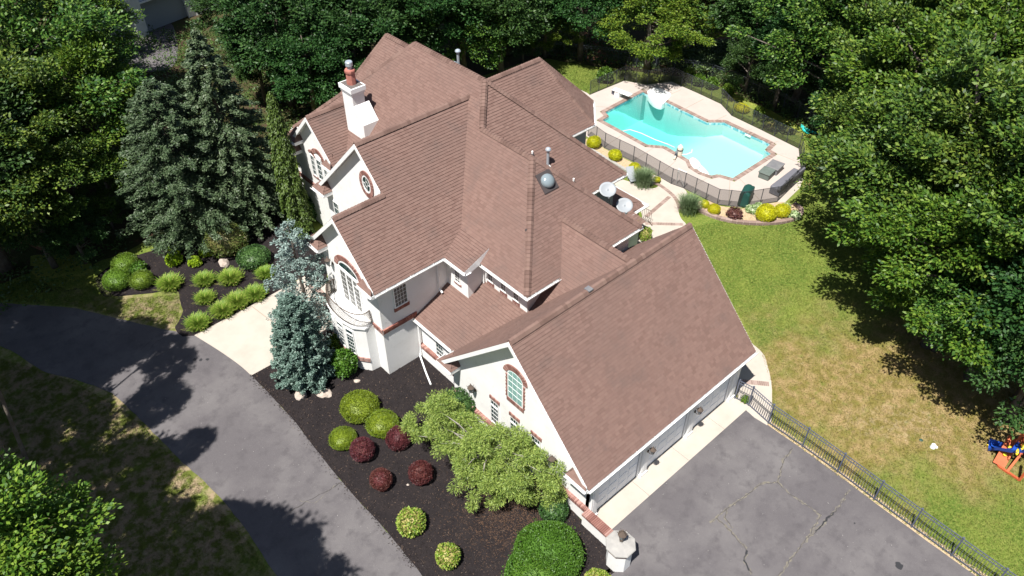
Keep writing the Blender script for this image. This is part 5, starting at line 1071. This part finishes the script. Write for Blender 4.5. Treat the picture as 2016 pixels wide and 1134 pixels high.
shrub('flowering_shrub', (9.06,16.35,0.64), 'spirea with pinkish tips in the mulch, the upper one of the pair', 'mixed', .9, .15, 1600, .12, .05); shrub('flowering_shrub', (9.28,14.08,0.55), 'spirea with pinkish tips in the mulch, the lower one of the pair', 'mixed', .95, .15, 1600, .12, .05); shrub('flowering_shrub', (12.84,9.16,0.65), 'yellow-green spirea cut off by the bottom edge beside the pier', 'mixed', .8, .15, 1600, .1, .05)
shrub('boxwood_hedge', (12.15,11.32,1.39), 'huge bright green clipped boxwood mound near the pier', 'green', .75, .045, 14000, .05); shrub('boxwood_hedge', (11.21,10.87,1.33), 'lower lobe of green clipped boxwood running off the bottom edge', 'green', .7, .045, 13000, .05)
shrub('holly_bush', (13.95,12.72,0.68), 'dark green rounded holly against the garage wall under the soft pine', 'darkgreen', .9, .1, 2600, .08, .02); shrub('holly_bush', (14.4,19.63,0.89), 'dark olive bush hidden behind the soft pine by the garage wall', 'darkgreen', 1.1, .1, 2600, .12, .05); shrub('holly_bush', (17.35,38.71,0.87), 'dark clipped hedge at the house wall behind the weeping spruce', 'darkgreen', 1.2, .1, 2600, .06)
shrub('leafy_bush', (11.94,25.9,0.72), 'fresh green leafy bush beside the bay window', 'green', 1.25, .16, 2000, .16, .1); shrub('leafy_bush', (12.37,27.27,0.55), 'darker green leafy bush tucked between spruce and bay', 'mound', 1.2, .18, 1500, .16, .1)
shrub('topiary', (12.19,38.98,1.3), 'large rounded topiary with brownish patches in the left bed', 'topiary', .80, .06, 5000, .06); shrub('clipped_shrub', (12.74,36.91,0.98), 'low clipped shrub beside the large topiary, shade put into its dark leaves', 'darkgreen', .55, .08, 2500, .04)  # second shrub is the topiary's kind, its shade put into a darker leaf colour
shrub('clipped_shrub', (6.85,41.58,0.8), 'flat-topped yew mound farthest from the drive in the left bed', 'mound', .6, .06, 5200, .03); shrub('clipped_shrub', (5.93,40.37,0.82), 'flat-topped yew mound at the left tip of the bed', 'mound', .68, .06, 5200, .03); shrub('clipped_shrub', (7.02,39.49,0.71), 'flat-topped yew mound right of the other two', 'mound', .65, .06, 5200, .03)
shrub('leafy_bush', (7.27,40.76,0.53), 'bright leafy plant squeezed between the three yew mounds', 'green', .7, .18, 900, .12, .08)
for b, l in (((9.69,41.12,0.44), 'chartreuse bushy plant, upper of the stacked pair'), ((9.21,40.11,0.49), 'chartreuse bushy plant, lower of the stacked pair'), ((10.02,39.08,0.42), 'small chartreuse bush between the stacked pair and the topiary'), ((10.97,39.57,0.43), 'small chartreuse bush touching the topiary')): shrub('chartreuse_shrub', b, l, 'chartreuse', .85, .2, 800, .15, .06)
for b, l in (((37.24,32.31,0.52), 'golden clipped ball nearest the house wing by the pool fence'), ((37.17,30.19,0.51), 'second golden clipped ball along the pool fence'), ((37.05,28.24,0.43), 'golden clipped ball half behind the first ornamental grass'), ((37.19,26.35,0.25), 'tiny golden ball right of the first ornamental grass'), ((37.26,22.4,0.31), 'small golden ball touching the second ornamental grass'), ((37.11,21.57,0.41), 'golden ball at the start of the curved raised bed'), ((39.05,18.99,0.68), 'biggest golden ball in the curved raised bed'), ((40.1,18.48,0.52), 'golden ball right of the biggest one in the curved bed')):
    shrub('golden_shrub', b, l, 'yellow', .88, .075, 4200, .09, group='golden balls by the pool')
shrub('golden_shrub', (43.98,18.92,0.51), 'darker gold bush outside the right corner of the pool fence', 'mixed', .85, .13, 1500, .1, .03); shrub('golden_shrub', (49.53,28.28,0.58), 'flat yellow-green mound beyond the far pool fence', 'yellow', .5, .09, 2000, .04); shrub('golden_shrub', (49.02,25.24,0.57), 'second flat mound behind the far pool fence', 'mixed', .5, .09, 2000, .04)
shrub('purple_shrub', (37.69,20.39,0.51), 'small purple-leaved shrub in the curved raised bed', 'purple', .8, .2, 700, .2, .15)
for b, l in (((39.09,20.01,0.45), 'variegated hosta between the purple shrub and the biggest golden ball'), ((39.73,19.9,0.38), 'variegated hosta against the mesh fence'), ((40.57,17.85,0.45), 'variegated hosta at the tip of the curved bed'), ((41.07,18.78,0.32), 'variegated hosta behind the right golden ball')): shrub('hosta', b, l, 'hosta', .5, .26, 500, .1, .1)
shrub('rose_bush', (31.71,22.76,0.45), 'leafy rose bush in the corner between porch and garage roof', 'mixed', 1.1, .2, 700, .2, .15)
for i, (b, l) in enumerate((((45.3,38.63,0.69), 'bright leafy shrub on the lawn outside the diving board end of the fence'), ((50.44,34.2,0.57), 'leafy shrub beyond the far fence, first from the maple'), ((50.49,33.2,0.57), 'leafy shrub beyond the far fence, second from the maple'), ((50.8,32.06,0.52), 'leafy shrub beyond the far fence, third from the maple'), ((50.95,30.63,0.47), 'bright leafy shrub at the corner beyond the far fence'), ((49.78,26.9,0.46), 'yellow-green sapling between the flat mounds'), ((46.78,44.9,0.74), 'silvery bush at the far picket fence'), ((55.04,38.95,0.67), 'leafy bush beside the clearing'))):
    shrub('leafy_shrub', b, l, ('green', 'oaklime', 'mound')[i % 3], 1.0, .22, 900, .2, .12)
shrub('leafy_shrub', (25.42,10.92,0.21), 'small green plant behind the first picket panel at the garage corner', 'mound', 1.1, .25, 400, .2, .1)
def grass_proto(m, n, hgt, spread, wd, seed=3):
    key = (m, n, hgt)
    if key in PROT: return PROT[key]
    rg = np.random.default_rng(seed); V = []; F = []
    for i in range(n):
        a = rg.uniform(0, 6.28); r0 = abs(rg.normal()) * .28; out = rg.uniform(.25, 1) * spread; h = hgt * rg.uniform(.7, 1.1); aa = a + rg.normal() * .4; p0 = np.array([math.cos(a) * r0, math.sin(a) * r0, 0]); dr = np.array([math.cos(aa), math.sin(aa), 0]); s = np.array([-dr[1], dr[0], 0]) * wd / 2
        k = len(V)
        for t in (0, .4, .75, 1): c = p0 + dr * out * t ** 1.6 + np.array([0, 0, h * (t - .42 * t ** 3 * out)]); w_ = s * (1 - .75 * t); V += [tuple(c - w_), tuple(c + w_)]
        F += [(k, k + 1, k + 3, k + 2), (k + 2, k + 3, k + 5, k + 4), (k + 4, k + 5, k + 7, k + 6)]
    me = bpy.data.meshes.new('blades'); me.from_pydata(V, [], F); me.materials.append(M[m]); PROT[key] = me; return me
def tuft(name, ball, label, m, n, hgt, spread, wd, sx=1, rz=0):
    x, y, r = ball; e = empty(name, (x, y, .02), label, 'grass clump', rz=rz); e.scale = (r * sx, r, r); link('blades', grass_proto(m, n, hgt, spread, wd), None, e)
for b, l, sx in (((8.09,38.23,0.76), 'liriope clump at the left, next to the yew mounds', 1), ((9.72,37.23,0.66), 'round liriope clump in the middle row', 1), ((10.91,36.35,0.75), 'liriope clump just below the wedge-shaped boulder', 1), ((12.65,35.41,0.62), 'liriope clump partly behind the tall blue spruce', 1), ((9.06,35.76,0.61), 'liriope clump second from the walk end, above the lowest', 1), ((11.29,34.13,0.72), 'liriope in the long clump nearest the house along the walk', 1), ((10.26,34.24,0.75), 'liriope in the middle of the long clump along the walk', 1), ((9.31,34.12,0.72), 'liriope at the lower end of the long clump along the walk', 1), ((7.84,34.1,0.71), 'lowest liriope clump where walk meets drive', 1)):
    tuft('liriope_clump', b, l, 'liriope', 2600, .78, .66, .05, sx)
tuft('ornamental_grass', (36.14,26.72,0.87), 'feathery green ornamental grass left of the patio', 'ornagrass', 1400, 1.5, .75, .035); tuft('ornamental_grass', (36,22.77,0.87), 'feathery green ornamental grass right of the patio', 'ornagrass', 1400, 1.5, .75, .035)

# ---------------------------------------------------------------- trees
def trunk_mesh(h, r, limbs, rg, lean=.3, m='bark', base=(0, 0)):
    mb = MB(); top = Vector((rg.normal() * lean, rg.normal() * lean, h)); pts = [Vector((base[0], base[1], -.1)).lerp(top, t) + Vector((rg.normal() * .1, rg.normal() * .1, 0)) * (t * 2 if t < 1 else 0) for t in (0, .2, .45, .7, 1)]
    mb.tube(pts, [r * 1.25, r, r * .8, r * .55, r * .15], 8)
    for b in limbs:
        t = min(.95, max(.3, (b[2] / h) - .12 - .1 * rg.random())); p = pts[0].lerp(top, t); e = Vector(b); mid = p.lerp(e, .5) + Vector((0, 0, -.2 + .5 * rg.random())); mb.tube([p, mid, e], [r * .32, r * .18, r * .05], 5, False)
    me = bpy.data.meshes.new('trunk'); me.from_pydata(mb.v, [], mb.f); me.polygons.foreach_set('use_smooth', [True] * len(me.polygons)); me.materials.append(M[m]); return me
def broad_proto(m, seed, R_=4.8, zc=10.0, rz=5.0, nclump=190, nleaf=100, leaf=.27, clump=.85, h=15, base=(0, 0)):
    rg = np.random.default_rng(seed); cl = []; fr = rg.normal(size=(6, 3)) * 1.6; ph = rg.uniform(0, 6, 6)
    while len(cl) < nclump:
        d = rg.normal(size=3); d /= np.linalg.norm(d)
        if d[2] < -.55: continue
        lum = 1 + .26 * sum(math.sin(np.dot(d, fr[i]) + ph[i]) for i in range(6)) / 2.2; rad = lum * rg.uniform(.45, 1.0) ** .45
        cl.append(d * rad * np.array([R_, R_, rz]) * .9 + np.array([0, 0, zc]))
    cl = np.array(cl); n = nclump * nleaf; idx = np.repeat(np.arange(nclump), nleaf); cs = rg.uniform(.65, 1.3, nclump) * clump
    d = rg.normal(size=(n, 3)); d /= np.linalg.norm(d, axis=1, keepdims=True); rr = rg.uniform(.25, 1, n) ** .5; off = d * rr[:, None] * cs[idx][:, None] * np.array([1, 1, .55])
    # sprays droop outwards from the crown centre
    out = cl - np.array([0, 0, zc]); out /= np.linalg.norm(out, axis=1, keepdims=True) + 1e-6; off += out[idx] * (rg.uniform(-.3, .5, n))[:, None] * cs[idx][:, None]
    c = cl[idx] + off; ax = d * .7 + out[idx] * .5 + rg.normal(size=(n, 3)) * .4; ax[:, 2] *= .6; u = np.cross(ax, np.array([0, 0, 1.]) + rg.normal(size=(n, 3)) * .55)
    me = leaves_mesh('crown', c, ax, u, rg.uniform(.75, 1.3, n) * leaf, leaf * .6); me.materials.append(M[m])
    return trunk_mesh(h * .9, .26, [tuple(v) for v in cl[::7]], rg, base=base), me
BP = [broad_proto('oak', 21, 4.7, 6, 5.0, 112, 270, .195, .86, 10.5), broad_proto('oak', 22, 4.7, 6, 4.8, 130, 235, .195, .80, 10.5), broad_proto('oakdark', 23, 4.7, 6, 5, 120, 220, .215, .88, 10.5),
      broad_proto('oakdark', 24, 4.4, 6, 5, 105, 220, .215, .85, 10.5), broad_proto('oaklime', 25, 4.6, 6, 4.8, 105, 270, .195, .86, 10.5), broad_proto('oak', 26, 5.0, 6, 5, 130, 250, .195, .86, 10.5)]
def tree(x, y, s, v, label, group=None, name='oak_tree', sz=1, z=0):
    e = empty(name, (x, y, z), label, 'tree', group, rz=random.uniform(0, 6.28)); e.scale = (s * random.uniform(.95, 1.05), s * random.uniform(.95, 1.05), s * sz); tr, cr_ = BP[v]; link('trunk', tr, None, e); link('crown', cr_, None, e); return e
LR = "tree over the far right corner of the wood beyond the pool|tree at the top edge right of the pool wood|tree high in the upper right corner|tree inside the wood level with the far end of the pool|bright-leaved tree in the middle of the right-hand wood|tree whose crown reaches nearest the right end of the pool deck|small dark tree at the wood's edge above the turquoise foam strips|tree at the wood's edge beside the covered pool furniture|large tree in the middle of the right edge wood|large tree cut off by the right edge, level with the pool's near end|tree leaning out over the green lawn below the pool|bright-leaved tree behind the lawn's edge trees|lowest small tree shading the middle of the lawn|tree at the right edge above the play set|dark tree cut off by the right edge nearest the play set|dark tree at the top edge behind the far corner of the pool".split('|'); LB = "dark tree at the top edge above the clearing|small dark tree behind the picket fence at the far pool side|small dark tree right of the rough grass clearing|tree at the top edge left of the clearing|dark tree at the top edge between the two maples|dark tree at the top edge above the leaf litter bank|small dark tree at the left end of the far picket fence|dark tree at the top edge right of the highest roof ridge|green tree at the top edge behind the roof's tall vent pipe|dark tree directly behind the highest roof ridge".split('|'); LL = "dark tree behind the left end of the rear roof|dark tree behind the chimney|dark tree at the top edge left of the roof|dark tree just left of the chimney side gable|dark tree at the top edge above the weeping spruce|small dark tree between weeping spruce and rear roof|dark tree at the top edge above the tallest spruce|tree in the upper left corner|bright-leaved tree at the top left beside the neighbour's house|tree at the left edge below the corner tree|bright-leaved tree left of the broad grey-green spruce|tree at the left edge level with the spruces|tree in shade between left edge and broad spruce|small dark tree at the left edge above the shaded lawn|lone leafy sapling at the left foot of the broad spruce|small dark tree in the shade left of the planting bed".split('|')
def nxt(l, d): return l.pop(0) if l else d
GR = 'trees in the wood on the right beyond the lawn and pool'
for x, y, s, v in ((*(51.7,22.12), 1.3, 0), (*(58.39,19.9), 1.4, 5), (*(55.24,13.92), 1.4, 1), (*(47.77,16.46), 1.2, 1), (*(45.27,11.9), 1.35, 4), (*(43.69,15.23), .85, 0), (*(50.13,20.26), .6, 2), (*(39.79,9.92), .92, 1), (*(39.04,9.88), 1.3, 0), (*(39.91,6.97), 1.35, 5), (*(37.76,7.69), .72, 5), (*(35.86,6.7), 1.05, 4), (*(35.82,6.27), .55, 1), (*(35.25,4.17), .85, 0), (*(33.96,1.76), .8, 3), (*(53.41,26.16), 1.0, 2), (*(61.35,26.5), 1.4, 0), (*(68.72,22.8), 1.4, 3), (*(50.66,8.22), 1.4, 0), (*(39.05,3.85), 1.3, 1), (*(65.31,12.42), 1.4, 5), (*(35.44,1.83), 1.1, 2)):
    tree(x, y, s, v, nxt(LR, 'broad-leaved tree in the dense wood right of the lawn and pool, beyond the frame'), GR)
GB = 'trees in the wood behind the house and pool'
for x, y, s, v in ((*(54.65,31.38), 1.0, 2), (*(51.63,26.71), .6, 2), (*(52.04,29.77), .5, 3), (*(58.56,38.8), .9, 0), (*(46.66,42.76), .9, 3), (*(44.31,46.24), .8, 3), (*(42.48,45.47), .35, 3), (*(39.6,45.03), 1.0, 2), (*(37.39,47.02), .9, 5), (*(34.34,47.77), 1.1, 2), (*(42.89,47.79), 1.2, 2), (*(52,39.53), 1.2, 0), (*(49.13,45.28), 1.2, 2), (*(61.08,36.09), 1.2, 2), (*(61.11,31.28), 1.2, 3), (*(39.86,50.55), 1.2, 3), (*(56.93,38.21), 1.2, 2)):
    tree(x, y, s, v, nxt(LB, 'broad-leaved tree in the wood beyond the top edge behind house and pool'), GB)
tree(*(49.22,37.54), 1.0, 4, 'bright green maple spreading over the fence behind the diving board', None, 'maple_tree', .72); tree(*(44.73,45.09), .6, 4, 'bright green sapling at the leaf litter bank behind the house', None, 'maple_tree', .8)
GL_ = 'trees in the wood left of and behind the house'
for x, y, s, v in ((*(30.92,49), 1.0, 2), (*(27.14,47.16), .9, 3), (*(26.78,49.62), 1.1, 3), (*(23.74,47.6), .8, 2), (*(24.2,51.96), 1.1, 2), (*(25.59,47.83), .45, 3), (*(25.78,61.6), .8, 2), (*(9.97,61.43), 1.4, 5), (*(12.15,59.55), 1.0, 4), (*(6.99,51.34), 1.25, 1), (*(9.27,49.61), 1.0, 4), (*(4.36,46.15), 1.1, 0), (*(6.03,46.18), .75, 5), (*(3.76,44.55), .6, 3), (*(7.8,45.91), .3, 1), (*(5.26,43.71), .4, 3), (*(14.33,72.11), 1.4, 0), (*(29.31,60.89), 1.3, 2), (*(33.53,55.52), 1.3, 3), (*(37.82,53.18), 1.3, 0), (*(4.52,55.88), 1.3, 1), (*(1.55,46.08), 1.2, 2), (*(14.58,57.54), .4, 3), (*(22.91,53.89), .6, 2)):
    tree(x, y, s, v, nxt(LL, 'broad-leaved tree in the wood beyond the upper left edges'), GL_)
BP.append(broad_proto('oaklime', 29, R_=2.6, zc=13, rz=2.3, nclump=140, nleaf=300, leaf=.13, clump=.5, h=15.5))
tree(*(-3.38,15.05), 1, 6, 'near light green oak cut off by the lower left corner, upper part'); tree(*(-3.14,13.7), .95, 6, 'near light green oak cut off by the lower left corner, lowest part')

GS = 'tall trees beyond the left edge that shade the drive'
SP = [broad_proto('oak', 31, R_=3.0, zc=14, rz=2.8, nclump=165, nleaf=120, clump=.62, h=16.5, leaf=.24, base=(-5, -3.5)), broad_proto('oakdark', 32, R_=3.0, zc=14, rz=2.6, nclump=130, nleaf=120, clump=.6, h=16.5, leaf=.24, base=(-5, -3.5))]
for i, (x, y, zc, r) in enumerate(((*(-5.57,17.32), 16.5, 3), (*(-7.34,22.63), 14, 1.9), (*(-5.8,25.55), 13, 2.4), (*(-6.2,30.34), 12, 2.7), (*(-6.46,33.56), 12, 3), (*(-1.11,30.39), 13.5, 1.1), (*(-3.07,28.48), 14, 1.4), (*(-3.3,37), 12, 2.8), (*(-1.84,33.84), 12.5, 1.9), (*(-4.76,35.77), 12, 2.6), (*(-3.89,43.17), 11, 2.5), (*(-2.66,40.87), 11, 1.8), (*(-3.38,33.99), 12.5, 2.2), (*(-0.43,31.89), 12.8, .9), (*(-2.41,44.3), 11, 3), (*(-4.28,40.07), 11, 3.5), (*(-3.31,24.71), 14.5, .9), (*(-4.39,19.19), 14.5, 1.8), (*(-5.36,36.31), 12, 3), (*(-9.59,31.43), 12, 4), (*(-7.06,22.59), 12.5, 3))):
    e = empty('oak_tree', (x, y, 0), 'tall broad-leaved tree beyond the left edge shading the drive', 'tree', GS, rz=random.uniform(-.3, .3)); e.scale = (r / 3, r / 3, zc / 14); link('trunk', SP[i % 2][0], None, e); link('crown', SP[i % 2][1], None, e)

def conifer_proto(m, h, r, seed, nb=260, per=46, leaf=.16, droop=.25, pw=.8, up=.0, wd=.30, bare=.03, tuftw=.28, base=.0, wh=0, skirt=1):
    """trunk with whorls of boughs; each bough is a tapering fan of needle sprays"""
    rg = np.random.default_rng(seed); C_ = []; A = []; mbp = []
    for i in range(nb):
        t = (i + rg.random()) / nb; t = base + (1 - base) * (1 - (1 - t) ** 1.0); t = (round(t * wh) / wh + rg.normal() * .10 / wh) if wh else t; t = min(.995, max(0, t)); z = h * (bare + (1 - bare) * t); L_ = r * (1 - t) ** pw * rg.uniform(.72, 1.12) * min(1, skirt + 2.6 * t) + .12; a = i * 2.399 + rg.normal() * .25; dr = np.array([math.cos(a), math.sin(a), 0])
        k = max(10, int(per * (L_ / r + .25))); s = rg.uniform(.18, 1, k) ** .7; p = np.outer(s * L_, dr); p[:, 2] += z + up * L_ * s - droop * L_ * s ** 1.5 * 1.0
        sd = np.array([-dr[1], dr[0], 0]); w_ = (.10 + tuftw * L_ * (1.1 - s)) ; p += np.outer(rg.normal(size=k) * .5, sd) * w_[:, None]; p[:, 2] += rg.normal(size=k) * .07 - .04
        C_.append(p); A.append(dr[None] * .8 + np.outer(rg.normal(size=k) * .7, sd) + rg.normal(size=(k, 3)) * .3 + np.array([0, 0, -droop * .8 + up]))
        if i % 6 == 0: mbp.append(tuple(dr * L_ * .6 + np.array([0, 0, z - droop * L_ * .3])))
    c = np.concatenate(C_); ax = np.concatenate(A); n = len(c); u = np.cross(ax, np.array([0, 0, 1.]) + rg.normal(size=(n, 3)) * .6)
    me = leaves_mesh('crown', c, ax, u, rg.uniform(.8, 1.3, n) * leaf, leaf * wd); me.materials.append(M[m])
    mb = MB(); mb.tube([(0, 0, -.1), (0, 0, h * .5), (0, 0, h)], [.02 * h, .012 * h, .01], 7)
    for e in mbp: mb.tube([(0, 0, e[2] + .15), e], [.03, .008], 4, False)
    tm_ = bpy.data.meshes.new('trunk'); tm_.from_pydata(mb.v, [], mb.f); tm_.materials.append(M['bark']); return tm_, me
def conifer(name, p, label, pro, s=1):
    e = empty(name, (*p, 0), label, 'tree'); e.scale = (s, s, s); e.rotation_euler.z = random.uniform(0, 6); link('trunk', pro[0], None, e); link('crown', pro[1], None, e); return e
conifer('spruce_tree', (14.65,41.58), 'tallest blue-green spruce left of the house', conifer_proto('spruce', 12.3, 4.3, 41, 330, 270, .19, .16, .72, wd=.42, tuftw=.17, wh=24, skirt=.62))
conifer('spruce_tree', (11.67,42.11), 'broad grey-green spruce in front of the tallest one', conifer_proto('spruce', 10.2, 4.5, 42, 340, 280, .18, .04, .55, wd=.38, tuftw=.18, wh=20, skirt=.6))
conifer('weeping_spruce', (16.4,37.83), 'very narrow weeping spruce with yellow-green drooping boughs by the house corner', conifer_proto('weeping', 9.6, .95, 43, 420, 60, .17, 1.3, .5, wd=.4, tuftw=.3))
conifer('blue_spruce', (12.2,29.47), 'pale silver-blue spruce at the front walk, open on its right side', conifer_proto('bluespruce', 7.4, 2.3, 44, 90, 110, .14, .05, .5, .05, wd=.5, tuftw=.2, wh=16))
conifer('blue_spruce', (10.31,26.88), 'dense blue-green columnar spruce with boulders at its foot', conifer_proto('bluespruce_b', 5.5, 1.5, 45, 330, 170, .13, .02, .45, .12, wd=.5, tuftw=.22, wh=17))
# soft weeping pine before the garage gable: many plumes on arching boughs
rg = np.random.default_rng(77); pl_c = []
pin = Vector((*(12.77,15.72), 0)); pe = empty('weeping_pine', pin, 'soft yellow-green weeping pine sprawling against the garage gable wall', 'tree')
for (cx, cy, cz), rr_, k in (((13.19,15.29,2.5), 1.75, 60), ((13.68,14.06,2.4), 1.5, 40), ((12.23,15.38,1.3), 1.2, 26), ((12.65,17.92,2.2), 1.25, 34), ((12.25,19.5,1.6), .9, 16), ((12.8,18.81,3.2), .55, 9), ((14.04,13.47,1.4), .9, 16), ((12.97,16.9,2), 1.3, 24)):
    for _ in range(k): d = rg.normal(size=3); d /= np.linalg.norm(d); pl_c.append(np.array([cx, cy, cz]) + d * np.array([rr_, rr_, rr_ * .55]) * rg.uniform(.5, 1) ** .5 - np.array(pin))
pl_c = np.array([p for p in pl_c if p[2] > .25 and p[0] + pin.x < 14.7]); K = len(pl_c); per = 330; idx = np.repeat(np.arange(K), per); n = K * per
d = rg.normal(size=(n, 3)); d /= np.linalg.norm(d, axis=1, keepdims=True); d[:, 2] = d[:, 2] * .6; c = pl_c[idx] + d * (rg.uniform(.1, 1, n) ** .6)[:, None] * rg.uniform(.28, .5, K)[idx][:, None]; c[:, 2] -= .25 * np.linalg.norm(d[:, :2], axis=1) * .4
link('crown', leaves_mesh('crown', c, d + rg.normal(size=(n, 3)) * .35 + np.array([0, 0, -.2]), rg.normal(size=(n, 3)), rg.uniform(.10, .17, n), .028), 'pine', pe)
mb = MB(); mb.tube([(0, 0, 0), (.4, .6, 1.2), (1.2, .3, 2.0)], [.13, .1, .06], 7)
for e in pl_c[::6]: mb.tube([(.4 + .3 * rg.random(), .6, 1.2), Vector(e) * .6 + Vector((.2, .2, .9)), tuple(e)], [.05, .03, .01], 5, False)
mb.build('trunk', 'palebark', pe)
# young understorey plants along the wood's edge, uncountable
def understorey(poly, n, m, hgt, leaf, name):
    P_ = scatter_in(poly, n); c = np.array([(p[0], p[1], 0) for p in P_]); rg = np.random.default_rng(5); k = 14; idx = np.repeat(np.arange(n), k); N_ = n * k
    c = c[idx] + rg.normal(size=(N_, 3)) * np.array([.28, .28, 0]); c[:, 2] = rg.uniform(.03, 1, N_) * hgt * rg.uniform(.4, 1, n)[idx]
    o = link(name, leaves_mesh(name, c, rg.normal(size=(N_, 3)) * np.array([1, 1, .6]), rg.normal(size=(N_, 3)), rg.uniform(.6, 1.2, N_) * leaf, leaf * .5), m); o['kind'] = 'stuff'
understorey([(45.89,47.01),(48.04,46.76),(50.44,47.21),(52.17,45.04),(51.12,42.55),(53.15,39.32),(54.8,37.83),(59.12,36.14),(55.67,30.58),(53.14,23.81),(50.34,22.52),(51.18,27.51),(51.61,30.69),(51.61,34.25),(48.2,39.85),(44.66,45.41)], 900, 'weed', .6, .22, 'undergrowth')
understorey([(-2, 42)] + [(4.12,42.14),(6.09,43.47),(10.32,43.69),(13.19,42.54),(20.35,46.7),(31.77,54.74),(28.92,67.02),(15.15,79.5),(-0.12,65.26)], 1800, 'weed', .7, .24, 'undergrowth')
understorey([(55.03,37.9),(57.78,37.35),(59.12,36.14),(57.19,34.31),(53.92,33.39),(52.51,34.68)], 500, 'ornagrass', .35, .3, 'tall_grass')
